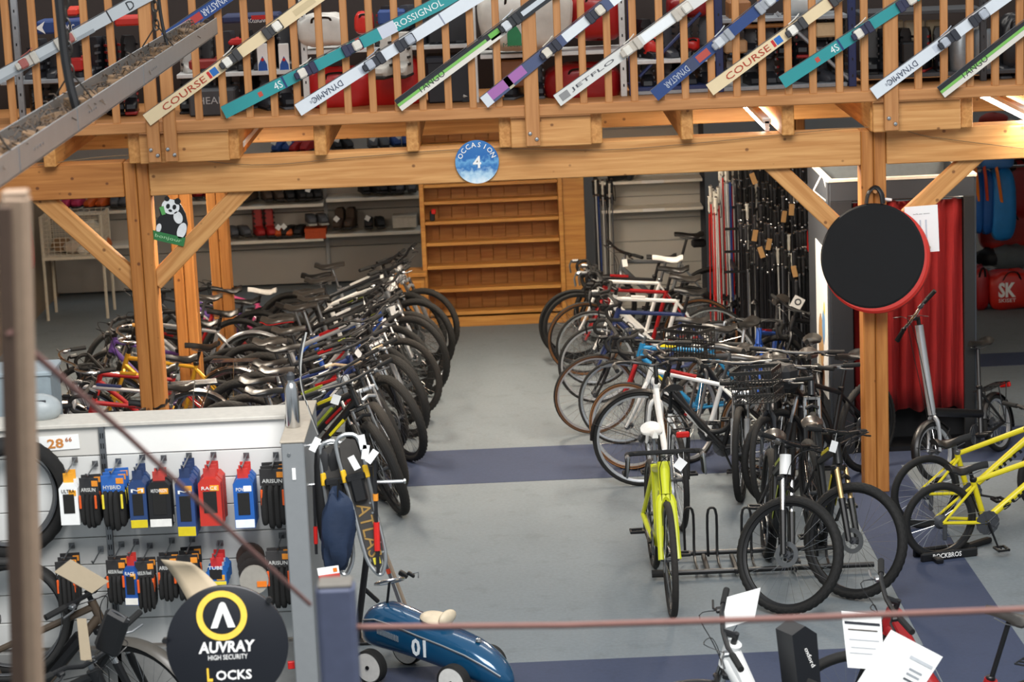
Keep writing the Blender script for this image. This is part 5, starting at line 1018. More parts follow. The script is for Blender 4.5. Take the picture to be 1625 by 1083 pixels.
pack(114, 866, 962, 32, 'tyre', '262424', 'folded tyre at the left end of the lower row', 'ARISUN', 3); pack(193, 864, 948, 32, 'tyre', '2a2828', 'black road tyre next to the slotted upright', 'ARISUN Road', 2); pack(216, 860, 946, 22, 'box', '1e4e98', 'narrow blue tyre carton between two road tyres', 'RACE', 2, 'c03028', 'e8e4da')
pack(238, 866, 960, 30, 'tyre', '2a2828', 'black road tyre right of the narrow blue carton', 'ARISUN Road', 2); pack(273, 858, 942, 32, 'tyre', '222122', 'folded tyre behind the curved grey card', 'ARISUN', 2); pack(305, 856, 944, 34, 'tyre', '201f20', 'folded tyre in the middle of the lower row', 'ARISUN', 3)
pack(350, 862, 912, 34, 'box', '2260a8', 'small blue tube carton of the lower row', 'TUBE', 3, 'c02c2c', 'e8d23a'); pack(447, 850, 955, 42, 'tyre', '3a3838', 'large glossy folded tyre at the right end of the lower row', 'ARISUN', 2)
for k_ in range(4):
    q = P(404 - k_ * 2, 905 - k_ * 12 + 14, YL - .28 + .07 * k_); t = thing('tube_pack', 'rounded inner tube card, %s from the front' % ORD[k_], 'tube pack', at(q), 'inner tube cards on the lower row'); MB().lathe([(0, 0), (.075, 0), (.075, .03), (0, .03)], 20, FRONT).build('card', mat(('9a958c', '26211f', '2b2522', '3a2a22')[k_], .5), t); MB().box((.04, -.034, -.02), (.05, .004, .03)).build('price_sticker', ORANGE, t)
q = P(160, 872, YL - .02); tag(put('display_hook', HOOK, None, at(q)), 'empty steel hook left of the slotted upright', 'hook', 'display hooks of the tyre wall')
# loose tyres hanging at the left edge
def tyre(px, py, Y, r, tw, lab, c=RUBBER, n=72, rz=8):
    t = thing('bicycle_tyre', lab, 'tyre', at(P(px, py, Y), rz), 'loose tyres at the left edge'); pr_ = [(r - tw * .5 + tw * .5 * math.cos(R(-120 + 24 * i)), tw * .5 * math.sin(R(-120 + 24 * i))) for i in range(11)]
    MB().lathe(pr_, n, FRONT, closed=True, mod=lambda i, j: (-.004 if (i + j % 2) % 2 and 2 <= j <= 8 else 0)).build('casing', c, t, smooth=50); MB().lathe([(r - tw * .92, -tw * .3), (r - tw * .85, -tw * .36), (r - tw * .85, tw * .36), (r - tw * .92, tw * .3)], 48, FRONT, closed=True).build('bead', DARKG, t)
tyre(14, 792, YL - .14, .33, .1, 'knobby tyre hanging beside the price note', rz=24); tyre(20, 980, YL - .15, .32, .062, 'slick tyre with pale bead hanging below the knobby one', n=48); tyre(6, 985, YL - .3, .34, .05, 'thin tyre with white rim line in front of the slick one', mat('242322', .7), 48)
# grey blue bin and helmet behind the gondola
q = P(66, 690, YL + .5); bn = thing('display_bin', 'grey blue plastic bin behind the left header', 'bin', at((q.x - .08, YL + .6, 0))); zt_b = P(66, 585, YL + .6).z
MB().box((0, 0, zt_b / 2), (.32, .3, zt_b), b=.01).build('body', mat('8d999f', .5), bn); MB().box((0, 0, zt_b), (.34, .32, .03), b=.008).build('rim', mat('9aa6ac', .5), bn)
hq = P(70, 676, YL + .25); h_ = thing('bike_helmet', 'white helmet with black strap lying behind the header', 'helmet', at((hq.x, YL + .16, zt0 + .02))); MB().ell((0, 0, .05), (.12, .09, .08), n=20, k=10).build('shell', mat('9fa6a8', .4), h_)
for i in range(4): MB().box((0, -.06 + .04 * i, .115 - .012 * abs(i - 1.5)), (.1, .01, .02), b=.003).build('vent', DARKG, h_)
MB().tube(smooth_pts([(-.05, -.08, .05), (-.06, -.09, .12), (-.03, -.05, .16)], 3), .006, 5).build('strap', BLACK, h_)
# steel flask and thin arcs on the end column
q = P(468, 690, YL - .1); fk = thing('steel_flask', 'brushed steel drinking flask on the end column', 'flask', at((q.x, YL - .15, eh + .013))); MB().lathe([(0, 0), (.034, 0), (.036, .004), (.036, .2), (.03, .225), (.018, .238), (.018, .25), (0, .25)], 28).build('body', CHROME, fk); MB().lathe([(0, .25), (.022, .25), (.022, .275), (.01, .29), (0, .29)], 16).build('cap', DARKG, fk)
for i, (pts, c, lab) in enumerate(((((486, 528), (478, 570), (478, 610), (490, 650), (505, 690)), 'c8c8c4', 'thin pale curved rod rising from the end column'), (((481, 534), (475, 575), (482, 625), (496, 665), (506, 690)), '3a3a3c', 'thin dark curved rod beside the pale one'))):
    tag(MB().tube(smooth_pts([P(x, y, YL - .05) for x, y in pts], 4), .005, 6).build('curved_rod', mat(c, .4, .3), None), lab, 'rod')
# chrome arms with snowshoes, bag, poles
arm = thing('chrome_hanger', 'chrome display arms projecting from the end column', 'arm', M())
for y_, x2 in ((708, 545), (770, 640)):
    a = P(480, y_, YL - .3); b = P(x2, y_ - 6, YL - .3); MB().tube([a, (b.x, a.y, b.z)], .009, 8).lathe([(0, 0), (.014, .004), (.014, .012), (0, .016)], 10, at((b.x, a.y, b.z), ry=90)).build('arm_bar', CHROME, arm)
def snowshoe(a, b, wpx, deck, lab, Y, words=None):
    p0, p1 = P(*a, Y), P(*b, Y - .1); T = frame(p0, p1 - p0, (1, 0, 0)); L = (p1 - p0).length; w = wpx / ppm(Y) / 2
    t = thing('snowshoe', lab, 'snowshoe', T, 'snowshoes on the chrome arms')
    ol = [(0, 0), (.02, w * .8), (L * .15, w), (L * .5, w * .85), (L * .85, w * .8), (L * .97, w * .35), (L, 0)]; full = ol + [(x, -y) for x, y in ol[-2:0:-1]]
    MB().tube(smooth_pts([(x, y, 0) for x, y in full] + [(0, 0, 0)], 3)[:-1], .011, 8, closed=True).build('frame', ALU, t)
    MB().ext([(x * .94 + .25 * L * (x < .3 * L) * .0 + .02, y * .82) for x, y in full], .006).build('deck', deck, t)
    MB().box((L * .38, 0, .024), (.14, w * 1.1, .04), b=.01).box((L * .3, 0, .03), (.04, w * 1.6, .03), b=.008).build('binding', BLACK, t)
    for s in (-1, 1): MB().box((L * .28, s * w * .9, 0), (.07, .028, .028), b=.006).build('yellow_clip', mat('e8b81e', .5), t)
    for i in range(6): MB().lathe([(0, .003), (.006, .003), (.006, 0)], 8, at((L * (.5 + .07 * i), w * .6, .006))).build('rivet', CHROME, t)
    if words: text(words, .07, mat('94743a', .5), t, M.Translation(V((L * .68, 0, .0075))), width=L * .38)
    MB().box((L * .9, 0, .006), (.035, .035, .006), T=None).build('yellow_badge', mat('d8c83a', .5), t)
DK = mat('35322f', .5, 0, .1)
for i, (x_, y0_, y1_, c_) in enumerate(((508, 700, 860, '141416'), (516, 690, 840, '1c1c1f'), (527, 705, 800, '101013'), (560, 700, 800, '17181a'), (575, 720, 830, '1b1c22'))):
    a, b = P(x_, max(y0_, 712), YL - .3), P(x_ + 6, y1_, YL - .3); t = thing('black_pouch', 'black fabric pouch behind the snowshoes, %s from the end column' % ORD[i], 'pouch', M.Translation((a + b) / 2)); hh = (a.z - b.z) / 2
    MB().ell((0, 0, 0), (.035, .03, hh), p=.7, jit=.05, seed=60 + i).build('body', mat(c_, .6), t); MB().tube([(0, 0, hh), (0, 0, hh + .05)], .004, 4).build('loop', BLACK, t)
snowshoe((548, 690), (604, 912), 40, DK, 'snowshoe with gold lettering, right one on the arms', YL - .38, 'ATLAS'); snowshoe((525, 700), (548, 912), 40, DK, 'snowshoe behind the blue sack, left one on the arms', YL - .3, 'ATLAS')
q = P(536, 792, YL - .45); bg = thing('stuff_sack', 'dark blue fabric sack hanging from the chrome arm', 'bag', at(q, ry=4)); MB().ell((.0, 0, -.17), (.085, .05, .2), p=.85, jit=.1, seed=5, n=20, k=14).build('body', mat('13253f', .75, 0, .2, 8, .8), bg); MB().tube([(0, 0, .1), (0, 0, .01)], .006, 5).build('cord', BLACK, bg)
def hung(px0, y0, px1, y1, c, nm, lab, Y, r=.007, parts=()):
    a, b = P(px0, y0, Y), P(px1, y1, Y - .05); t = thing(nm, lab, 'pole', M()); MB().tube([a, b], r, 6).build('shaft', mat(c, .4), t)
    for f0, f1, cc, rr in parts: MB().tube([a + (b - a) * f0, a + (b - a) * f1], rr, 8).build('sleeve', mat(cc, .45), t)
hung(594, 730, 600, 910, '1a1a1c', 'trekking_pole', 'black and red trekking pole right of the snowshoes', YL - .45, .01, ((.55, .8, 'c81e18', .016), (.3, .36, 'd88a2a', .014)))
hung(589, 740, 592, 905, '1a1a1c', 'trekking_pole', 'second black and red trekking pole close to the snowshoe', YL - .4, .009, ((.55, .8, 'b81a16', .014),)); hung(498, 770, 502, 880, '17171a', 'trekking_pole', 'black pole hanging beside the end column', YL - .35, .008, ((.6, .85, 'b81a16', .011),))
hung(590, 820, 676, 1047, '8a7a6a', 'cross_country_ski', 'thin brown cross country ski leaning beside the toy car', 14.15, .012, ()); hung(580, 805, 667, 1049, '5a5a60', 'cross_country_ski', 'second thin cross country ski leaning beside the toy car', 14.2, .011, ((.4, .43, 'd0482a', .014),))
q = P(640, 912, 14.08); bd = thing('ski_binding', 'small black binding on the leaning thin ski', 'binding', at(q, ry=35)); MB().box((0, 0, 0), (.06, .04, .03), b=.006).box((.04, 0, .025), (.05, .035, .02), b=.005).build('body', BLACK, bd); MB().tube([(.03, 0, .02), (.07, 0, .06), (.09, 0, .03)], .004, 5).build('lever', CHROME, bd)
for i, (px, py, a_) in enumerate(((500, 706, 30), (575, 702, -8), (590, 725, 38), (562, 735, -25), (580, 718, 10))): tag(MB().box((0, 0, 0), (.035, .002, .075), b=.0005).build('price_tag', PAPER, None, at(P(px, py, YL - .5), ry=a_)), 'white price tag, %s on the snowshoe arms' % ORD[i], 'price tag', 'price tags on the snowshoe arms')
q = P(522, 912, YL - .5); bc = thing('blister_card', 'white and red blister card at the foot of the blue sack', 'package', at(q, ry=-6)); MB().box((0, 0, .02), (.11, .004, .04), b=.001).build('card', PAPER, bc); MB().box((0, 0, -.03), (.11, .012, .06), b=.004).build('blister', mat('b8342c', .4), bc); MB().box((.035, -.003, .02), (.02, .003, .02)).build('price_sticker', ORANGE, bc)
rc = thing('parcel', 'red and white flat parcel on the floor by the end column', 'package', at(P(472, 1055, YL - .4), 10)); MB().box((0, 0, 0), (.1, .02, .04), b=.003).build('carton', RED, rc); MB().box((.02, -.012, 0), (.05, .004, .03)).build('label_sticker', PAPER, rc)
# black stand leg behind the toy car
sg = thing('display_stand', 'black metal stand behind the toy car', 'stand', M()); a, b = P(592, 800, 14.05), P(568, 1000, 14.0); b2 = V((b.x, b.y, 0))
MB().tube([a, b, b2], .02, 8).build('pole', BLACK, sg); MB().tube([P(578, 935, 14.05), P(600, 955, 14.1)], .014, 6).build('side_arm', BLACK, sg); MB().box((b.x, b.y, .01), (.22, .2, .02), b=.004).build('base', BLACK, sg)
# ================================================================== toy racing car
yc = 13.45; q0 = PZ(592, 1083); q1 = PZ(724, 1108); hd = math.degrees(math.atan2(q1.y - q0.y, q1.x - q0.x))
car = thing('toy_car', 'blue ride on toy racing car with number on its side', 'toy car', M.Translation(q0) @ M.Rotation(R(hd), 4, 'Z') @ M.Translation(V((0, .17, 0)))); Lc = (q1 - q0).length; CB = mat('0e4a70', .18, .2, .02, 5, coat=.8)
rw_ = .1; secs = []
pr_ = [(-.12, .27, .1, .08), (-.09, .29, .12, .12), (.0, .3, .13, .14), (.12, .285, .125, .13), (.3, .25, .125, .12), (.45, .22, .12, .115), (.6, .185, .12, .115), (.72, .14, .1, .095), (.8, .1, .07, .065), (.84, .075, .02, .02)]
sx_ = Lc / .5
rows = []
for (x, z, hw, hh) in pr_:
    x = x * sx_ * .88; rows.append([(x, hw * math.copysign(abs(math.cos(a)) ** .7, math.cos(a)), z + hh * math.copysign(abs(math.sin(a)) ** .75, math.sin(a))) for a in [2 * math.pi * j / 20 for j in range(20)]])
b = MB(); vs = [p for r_ in rows for p in r_]; nn = 20
b.add(vs, [(i * nn + j, (i + 1) * nn + j, (i + 1) * nn + (j + 1) % nn, i * nn + (j + 1) % nn) for i in range(len(rows) - 1) for j in range(nn)][::1] + [tuple(range(nn)), tuple((len(rows) - 1) * nn + j for j in range(nn))[::-1]])
o = b.build('car_body', CB, car, smooth=60); mdf = o.modifiers.new('round', 'SUBSURF'); mdf.levels = mdf.render_levels = 1
WH = MB().lathe([(0, .03), (rw_ * .84, .03), (rw_ * .9, .022), (rw_ * .9, -.03), (0, -.03)], 32, FRONT).mesh('wheel_disc', mat('e4e2dc', .35)); TY = MB().lathe([(rw_ * .9, -.033), (rw_, -.025), (rw_, .025), (rw_ * .9, .033)], 36, FRONT, closed=True).mesh('tyre', RUBBER); HC = MB().lathe([(0, .036), (.012, .036), (.012, .0), (0, 0)], 12, FRONT).mesh('hub_cap', BLACK)
for x in (0, Lc):
    for s in (-1, 1):
        wv = put('wheel', WH, car, M.Translation(V((x, s * .185, rw_))) @ M.Rotation(0 if s < 0 else math.pi, 4, 'Z')); put('tyre', TY, wv); put('hub_cap', HC, wv)
text('01', .105, mat('dfe6ea', .4), car, at((.30 * sx_ * .88, -.128, .24)) @ FRONT, width=.1, bold=.03)
for i in range(14): MB().box((.02 + i * .011, -.129, .3 - i * .0022), (.005, .004, .035)).build('grille_slot', mat('b8c4cc', .3, .6), car)
MB().tube([(x * sx_ * .88, -hw * .96, z + hh * .45) for x, z, hw, hh in pr_[1:9]], .006, 6).build('trim_line', ALU, car)
sd_ = MB().ell((0, 0, 0), (.1, .085, .035), n=20, k=10).ell((.075, 0, .03), (.03, .08, .045), n=16, k=8).build('seat', mat('d9c9ae', .5), car, at((.34 * sx_ * .88, 0, .38), ry=8))
stc = MB().tube([(.0, 0, .4), (.03, 0, .56)], .008, 8).build('steering_column', BLACK, car); MB().tube([(.03 + .085 * math.cos(a), .085 * math.sin(a), .56 + .03 * math.cos(a) - .02 * math.sin(a)) for a in [2 * math.pi * i / 24 for i in range(24)]], .008, 8, closed=True).build('steering_wheel', CHROME, car)
for a in (0, 2.1, 4.2): MB().tube([(.03, 0, .56), (.03 + .085 * math.cos(a), .085 * math.sin(a), .56 + .03 * math.cos(a) - .02 * math.sin(a))], .006, 6).build('wheel_spoke', CHROME, stc)
MB().lathe([(0, .02), (.014, .015), (.018, 0)], 14, at((.62 * sx_ * .88, 0, .29))).build('filler_cap', CHROME, car)
# ================================================================== things near the camera
ys = 9.6; q = P(361, 1024, ys); sgn = thing('round_advertising_sign', 'round black lock advertising sign with yellow ring emblem', 'sign', at(q, 2, rx=-6)); rs_ = 99 / ppm(ys)
SB = mat('15171e', .35, 0, .04, 4)
MB().lathe([(0, .012), (rs_ - .006, .012), (rs_, .008), (rs_, -.008), (0, -.008)], 72, FRONT).build('sign_disc', SB, sgn)
s_ = ppm(ys); pz = lambda dx, dy, off=-.0135: (dx / s_, off, -dy / s_)
MB().lathe([(31 / s_, 0), (41 / s_, 0), (41 / s_, .003), (31 / s_, .003)], 56, at(pz(-6, -50)) @ FRONT, closed=True).build('emblem_ring', mat('f2c84c', .5), sgn)
A_ = [(-20, -22), (-4, 17), (-1, 20), (3, 20), (6, 17), (20, -22), (8, -22), (1, 3), (-9, -22)]
MB().ext([(x / s_, y / s_) for x, y in A_], .003, at(pz(-5, -52)) @ FRONT).build('emblem_letter', WHITE, sgn)
text('AUVRAY', 19 / s_, WHITE, sgn, at(pz(-1, 2)) @ FRONT, width=92 / s_, bold=.03, shear=.1); text('HIGH SECURITY', 8 / s_, WHITE, sgn, at(pz(0, 19)) @ FRONT, width=64 / s_)
text('L', 22 / s_, mat('f0c23c', .5), sgn, at(pz(-31, 47)) @ FRONT, width=9 / s_, bold=.03); text('OCKS', 16 / s_, WHITE, sgn, at(pz(8, 49)) @ FRONT, width=58 / s_, bold=.02)
for dx, dy in ((-100, -14), (72, -72)): MB().tube([pz(dx, dy, 0), (pz(dx, dy)[0], -.03, pz(dx, dy)[2])], .012, 10).build('fixing_knob', BLACK, sgn)
MB().tube([(0, .03, -.1), (0, .03, -q.z + .02)], .02, 10).build('stand_pole', DARKG, sgn); MB().lathe([(0, 0), (.2, 0), (.19, .02), (0, .03)], 32, at((0, .03, -q.z))).build('stand_base', DARKG, sgn)
def sheet(pts, Y, c, nm, lab, dY=0, curl=0, extra=None, to=None):
    a, b, c2, d = [P(x, y, Y + (dY if i in (0, 1) else 0)) for i, (x, y) in enumerate(pts)]; rows = []      # corners: top left, top right, bottom right, bottom left
    for i in range(7):
        t = i / 6; l = a.lerp(d, t); r_ = b.lerp(c2, t); rows.append([tuple(l.lerp(r_, j / 4) + V((0, curl * math.sin(t * 3.1), 0))) for j in range(5)])
    th = thing(nm, lab, 'sheet', M()); o = MB().grid(rows).build('paper', c, th, smooth=0 if not curl else 35); o.modifiers.new('thick', 'SOLIDIFY').thickness = .0015
    if to: MB().tube([c2.lerp(d, .5), P(to[0], to[1], to[2])], .003, 5).build('clip_wire', STEEL, th)
    if extra:
        for u0, u1, v, hh, cc in extra:
            g = lambda u, v_: a.lerp(b, u).lerp(d.lerp(c2, u), v_) + V((0, curl * math.sin(v_ * 3.1) - .004, 0))
            MB().add([g(u0, v), g(u1, v), g(u1, v + hh), g(u0, v + hh)], [(0, 1, 2, 3)]).build('printed_line', mat(cc, .6), th, smooth=0)
GC = mat('b7a68c', .7, 0, .03)
sheet(((112, 888), (173, 923), (146, 942), (86, 908)), 10.9, GC, 'price_card', 'tan card clipped over the left handlebars', to=(148, 942, 11.25)); sheet(((255, 888), (303, 893), (352, 938), (302, 962)), 10.2, GC, 'price_card', 'tan curved card rising behind the round sign', curl=.03, to=(352, 1020, 9.63)); sheet(((122, 982), (137, 982), (146, 1050), (128, 1048)), 10.7, GC, 'price_card', 'narrow tan card hanging from the left handlebar', to=(150, 1048, 10.6))
sheet(((1154, 948), (1207, 933), (1197, 984), (1144, 999)), 11.1, PAPER, 'price_sheet', 'blank white sheet above the white electric bike', to=(1162, 1006, 11.35)); L1 = 'b4b8c0'
sheet(((1335, 970), (1398, 975), (1404, 1064), (1345, 1060)), 10.9, PAPER, 'price_sheet', 'printed white sheet hanging left of the red bike', extra=((.05, .95, .17, .045, '30323a'), (.12, .88, .3, .02, '4a4038'), (.12, .9, .48, .012, L1), (.15, .8, .62, .01, L1), (.1, .7, .72, .01, L1)))
sheet(((1414, 1000), (1496, 1043), (1440, 1130), (1358, 1087)), 10.3, PAPER, 'price_sheet', 'large tilted white sheet at the bottom edge before the red bike', extra=((.52, .95, .2, .05, 'c0c4c8'), (.62, .86, .38, .03, '9a9ea4'), (.62, .86, .46, .03, '9a9ea4'), (.62, .88, .55, .03, '55585e')))
q = P(178, 1005, 10.75); bg = thing('handlebar_bag', 'flat black zipped bag on the left handlebar', 'bag', at(q, -20, ry=24)); MB().box((0, 0, 0), (.13, .05, .22), b=.02).build('body', BLACK, bg); MB().tube([(-.06, -.0, .1), (.0, -.012, .112), (.06, 0, .1)], .005, 5).build('zip', DARKG, bg)
q = P(1266, 1040, 10.9); bg = thing('battery_case', 'black wedge shaped case with white lettering on the front carrier', 'case', at(q, 30, ry=-8)); MB().ext([(-.07, -.2), (.06, -.2), (.08, .1), (.02, .16), (-.06, .14)], .13, at((0, .065, 0)) @ FRONT).build('body', mat('15161a', .35), bg); text('oxford', .022, WHITE, bg, at((.02, -.068, 0)) @ FRONT @ M.Rotation(R(-75), 4, 'Z'), width=.11)
# ---- metal tray hung from chains, filled with wood
zt1 = P(344, 28, 15.6).z; xt = P(344, 28, 15.6).x; tw_ = .17; th_ = .1
tr_ = thing('metal_tray', 'long aluminium tray of dry wood hung on chains', 'tray', M())
for nm, c_, d_ in (('side', (xt - .003, 11, zt1 - th_ / 2), (.006, 9.2, th_)), ('side', (xt - tw_, 11, zt1 - th_ / 2), (.006, 9.2, th_)), ('bottom', (xt - tw_ / 2, 11, zt1 - th_), (tw_, 9.2, .006))): MB().box(c_, d_).build(nm, ALU, tr_)
for y_ in (8.9, 10.2, 12.2):
    MB().box((xt + .001, y_, zt1 - th_ / 2), (.003, .004, th_)).build('seam', STEEL, tr_)
    for i in range(4): MB().lathe([(0, .002), (.006, .002), (.006, 0)], 8, at((xt, y_ + .3 + i * .06, zt1 - th_ * .5), ry=90)).build('hole', DARKG, tr_)
WB = wood('dry_wood', '5a4632', '80654a', .8, False)
for i in range(34):
    y_ = 8 + i * .225 + rnd.uniform(-.06, .06); s = rnd.uniform(.05, .075)
    o = MB().box((0, 0, 0), (s, s * rnd.uniform(.8, 1.8), s * rnd.uniform(.7, 1.1)), b=.006).build('wood_chunk', WB, None, at((xt - tw_ / 2 + rnd.uniform(-.03, .03), y_, zt1 - th_ + s * .5 + rnd.uniform(0, .04)), rnd.uniform(0, 90), rnd.uniform(-20, 20)))
    tag(o, 'dry brown wood chunk in the hanging tray, %s from the near end' % ORD[i], 'wood', 'wood chunks in the metal tray')
g = MB()
for i in range(420):
    y_ = rnd.uniform(7.2, 15.4); q = V((xt - tw_ / 2 + rnd.uniform(-.07, .07), y_, zt1 - th_ + rnd.uniform(.02, .1))); d_ = V((rnd.uniform(-.05, .05), rnd.uniform(-.12, .12), rnd.uniform(-.02, .03))); g.tube([q, q + d_ * .5 + V((0, 0, .015)), q + d_], .003, 4)
tag(g.build('twigs', mat('4a3c30', .9), None, smooth=0), 'tangle of thin dry twigs filling the hanging tray', 'twigs', kind='stuff')
g = MB().box((xt - tw_ / 2, 11, zt1 - th_ + .02), (tw_ - .012, 9.1, .03)); tag(g.build('bark_litter', mat('3a2f26', .95, 0, .25, 20, .6), None), 'brown bark litter in the bottom of the hanging tray', 'bark', kind='stuff')
def chain(p, lab, n=46, c=mat('3a3632', .45, .7)):
    t = thing('chain', lab, 'chain', M.Translation(p)); k_ = MB().tube([(.015 * math.cos(a), 0, .032 * math.sin(a)) for a in [2 * math.pi * i / 12 for i in range(12)]], .005, 5, closed=True).mesh('link', c)
    for i in range(n): put('link', k_, t, M.Translation(V((0, 0, 0.12 + i * .05))) @ M.Rotation(R(90 * (i % 2)), 4, 'Z'))
    for s in (0, 1): MB().tube([(0, 0, .12), ((-.0 if s else -tw_) + (tw_ / 2), 0, -.0)], .004, 5).build('sling_wire', c, t)
for i, (y_, lab) in enumerate(((8.75, 'rusty chain at the left edge holding the metal tray'), (10.6, 'dark chain holding the middle of the metal tray'), (13.4, 'chain before the double rail post holding the metal tray'))): chain(V((xt - tw_ / 2, y_, zt1)), lab)
for i, (y_, px, r_, lab) in enumerate(((10.5, 82, .02, 'thick black cable hanging down to the metal tray'), (13.6, 262, .01, 'thin black cable hanging beside the chain'))):
    q = V((xt - tw_ / 2 + .03, y_, zt1 - .03)); tag(MB().tube(smooth_pts([q, q + V((-.03, 0, .2)), q + V((-.04, 0, .6)), q + V((-.05, 0, 1.6))], 4), r_, 8).build('cable', BLACK, None), lab, 'cable')
# ---- gallery railing on the camera side, out of focus
BRN_ = mat('8a7460', .7); q = P(28, 318, 5.0); zc_ = q.z; qb = P(52, 1300, 5.0); qt = P(24, 308, 5.0); w_ = 44 / ppm(5); rp = thing('gallery_post', 'blurred brown wooden post at the left edge', 'post', M())
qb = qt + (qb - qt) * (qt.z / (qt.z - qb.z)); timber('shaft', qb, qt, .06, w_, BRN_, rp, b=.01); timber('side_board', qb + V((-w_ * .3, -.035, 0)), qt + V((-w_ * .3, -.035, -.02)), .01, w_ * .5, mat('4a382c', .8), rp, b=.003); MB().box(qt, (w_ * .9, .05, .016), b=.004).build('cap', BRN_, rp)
q2 = P(532, 925, 6.2); rp2 = thing('gallery_post', 'blurred slate blue post at the bottom edge beside the toy car', 'post', at((q2.x, 6.2, 0))); w2 = 62 / ppm(6.2); MB().box((0, 0, q2.z / 2), (w2, .09, q2.z), b=.012).build('shaft', mat('444a60', .7), rp2); MB().box((0, 0, q2.z), (w2 * .9, .08, .012), b=.004).build('cap', mat('5a5650', .7), rp2)
RO = mat('6a4a44', .8)
tag(MB().tube([P(20, 520, 5.0) + V((0, -.04, 0)), P(200, 690, 5.4), P(300, 783, 5.7), P(492, 960, 6.15)], [.008, .007, .006, .006], 8).build('rope', RO, None), 'blurred brown rope sloping from the left post', 'rope')
tag(MB().tube([P(560, 996, 6.2), P(900, 993, 6.1), P(1250, 982, 6.05), P(1660, 966, 6.0), P(2300, 942, 5.9)], .009, 8).build('rope', RO, None), 'blurred reddish rope running level across the bottom', 'rope')
# ================================================================== panda board, bags on the right
YPn = YB - .05; q = P(274, 348, YPn); s_ = 1 / ppm(YPn); pn = thing('panda_board', 'cut out panda board on a green base hung beside the post', 'board', M.Translation(q) @ M.Rotation(R(16), 4, 'Y')); F2 = lambda d=0: M.Translation(V((0, -d, 0))) @ FRONT
def poly(pts, d, c, nm, off): MB().ext([(x * s_, y * s_) for x, y in pts], d, F2(off)).build(nm, mat(c, .5), pn)
circ = lambda cx, cy, rx, ry, n=18, a=0: [(cx + rx * math.cos(2 * math.pi * i / n) * math.cos(a) - ry * math.sin(2 * math.pi * i / n) * math.sin(a), cy + rx * math.cos(2 * math.pi * i / n) * math.sin(a) + ry * math.sin(2 * math.pi * i / n) * math.cos(a)) for i in range(n)]
poly([(-22, -26), (-24, -8), (-20, 2), (-24, 12), (-18, 24), (-4, 32), (8, 26), (18, 14), (25, -2), (26, -20), (24, -28)], .012, '15171a', 'panda_body', 0)
poly(circ(-7, 19, 14, 12), .004, 'e8ecee', 'panda_head', .012); poly(circ(2, 30, 5, 5), .006, '121416', 'panda_ear', .012); poly(circ(-15, 30, 4, 4), .006, '121416', 'panda_ear', .012)
poly(circ(-11, 19, 3, 4), .003, '121416', 'panda_eye_patch', .016); poly(circ(-1, 20, 3, 4), .003, '121416', 'panda_eye_patch', .016); poly(circ(-6, 13, 3, 2), .003, '121416', 'panda_nose', .016)
poly(circ(8, 5, 7, 10, a=.5), .004, 'e6eaec', 'panda_chest', .012); poly(circ(18, -14, 7, 13, a=-.1), .004, 'e6eaec', 'panda_flank', .012); poly(circ(-18, -18, 4, 7), .004, 'e6eaec', 'panda_foot', .012)
poly([(-30, -24), (26, -24), (26, -38), (-30, -38)], .016, '2f7a44', 'green_base', 0); poly([(-24, 14), (-18, 18), (-12, 6), (-17, 3)], .006, '5aa85a', 'bamboo_leaf', .014)
standing_text('bonjour', .03, mat('a8d8a8', .6), pn, (0, -.018, -31 * s_), width=42 * s_)
YQ = 24.6
for i, (x0, y0, x1, y1, c, lab) in enumerate(((1546, 425, 1570, 492, 'a01618', 'dark red bag beside the cabin on the floor'), (1570, 430, 1640, 492, 'c0261c', 'bright red bag with white emblem on the floor'), (1580, 252, 1650, 345, 'b81e1a', 'red bag hanging above the blue ones'), (1556, 335, 1640, 402, 'b42418', 'red curved bag under the blue bags'))):
    a = P(x0, y1, YQ); b = P(x1, y0, YQ); w, h = b.x - a.x, b.z - a.z; Yq = PZ(x0, y1).y if i < 2 else YQ; 
    if i < 2: sc = 1; a = PZ(x0, y1 + 2); b = P(x1, y0, a.y); w, h = b.x - a.x, b.z - a.z
    t = thing('travel_bag', lab, 'bag', at((a.x + w / 2, a.y + .12, a.z)), 'bags stored right of the cabin'); MB().ell((0, 0, h / 2), (w / 2, .16, h / 2), p=.5, jit=.03, seed=20 + i, n=28, k=16).build('body', mat(c, .4, 0, .1, 10, .4), t)
    MB().tube(smooth_pts([(-w * .2, -.15, h * .8), (-w * .1, -.18, h), (w * .1, -.18, h), (w * .2, -.15, h * .8)], 3), .012, 6, flat=.4).build('handle', BLACK, t)
    if i == 1: text('SK', .15, WHITE, t, at((-.05, -.16, h * .55)) @ FRONT, width=.17, bold=.04); text('SKISET', .035, WHITE, t, at((-.05, -.165, h * .28)) @ FRONT, width=.17)
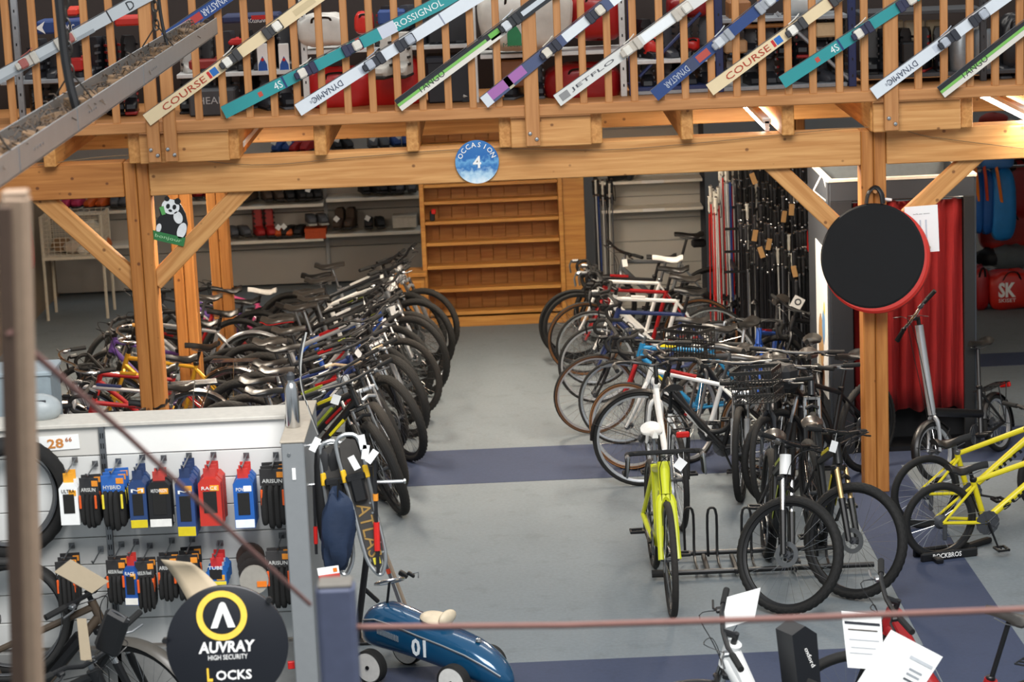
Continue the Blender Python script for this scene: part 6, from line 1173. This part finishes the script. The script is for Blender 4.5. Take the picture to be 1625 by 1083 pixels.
for i, (x0, y0, x1, y1, c, lab) in enumerate(((1545, 275, 1562, 372, '1c62b4', 'narrow blue backpack beside the cabin wall'), (1558, 272, 1578, 374, '1b5cab', 'middle blue backpack in the hanging row'), (1572, 268, 1614, 384, '2486d0', 'large bright blue backpack with orange strap'), (1556, 244, 1612, 270, '4a86cc', 'pale blue bag lying on the top shelf'))):
    a = P(x0, y1, YQ - .7); b = P(x1, y0, YQ - .7); w, h = b.x - a.x, b.z - a.z; t = thing('backpack', lab, 'bag', at((a.x + w / 2, YQ - .6, a.z)), 'bags stored right of the cabin'); MB().ell((0, 0, h / 2), (w / 2, .13, h / 2), p=.55, jit=.02, seed=30 + i, n=24, k=14).build('body', mat(c, .45, 0, .1, 8, .3), t)
    if i < 3: MB().tube(smooth_pts([(-w * .1, -.13, h * .55), (-w * .25, -.15, h * .9), (-w * .3, -.1, h * 1.08)], 3), .02, 6, flat=.3).build('strap', ORANGE if i != 1 else mat('c8401c', .5), t)
for i, (px, py, rr, c, lab) in enumerate(((1553, 440, .13, 'c9b8a0', 'rolled beige fabric beside the red bag'), (1600, 408, .2, '6c7478', 'crumpled grey plastic cover above the red bag'), (1575, 408, .15, '17191e', 'black cushion heap under the red curved bag'), (1590, 262, .12, '1a1a1c', 'black pouch above the bright blue backpack'), (1577, 192, .12, 'c83a2a', 'red bundle on the far top shelf'), (1600, 198, .08, 'e6dcc2', 'cream bundle on the far top shelf'))):
    tag(MB().ell((0, 0, 0), (rr * 1.3, rr, rr * .7), jit=.06, seed=40 + i).build('soft_bundle', mat(c, .6, 0, .1, 10, .3), None, at(P(px, py, YQ))), lab, 'bundle', 'bags stored right of the cabin')
rsf = thing('bag_shelving', 'metal shelving for bags right of the cabin', 'shelf', M())
for y_ in (420, 205): a = P(1540, y_, YQ); MB().box((a.x + .8, YQ + .15, a.z - .02), (1.6, .5, .03), b=.004).build('shelf_board', GREYP, rsf)
a = P(1540, 272, YQ - .6); MB().tube([(a.x, YQ - .6, a.z + .03), (a.x + 1.6, YQ - .6, a.z + .03)], .014, 8).build('hanging_rail', CHROME, rsf)
for dx in (0, 1.6): MB().box((a.x + dx, YQ - .3, 1.1), (.04, .7, 2.2), b=.004).build('upright_panel', GREYP, rsf)
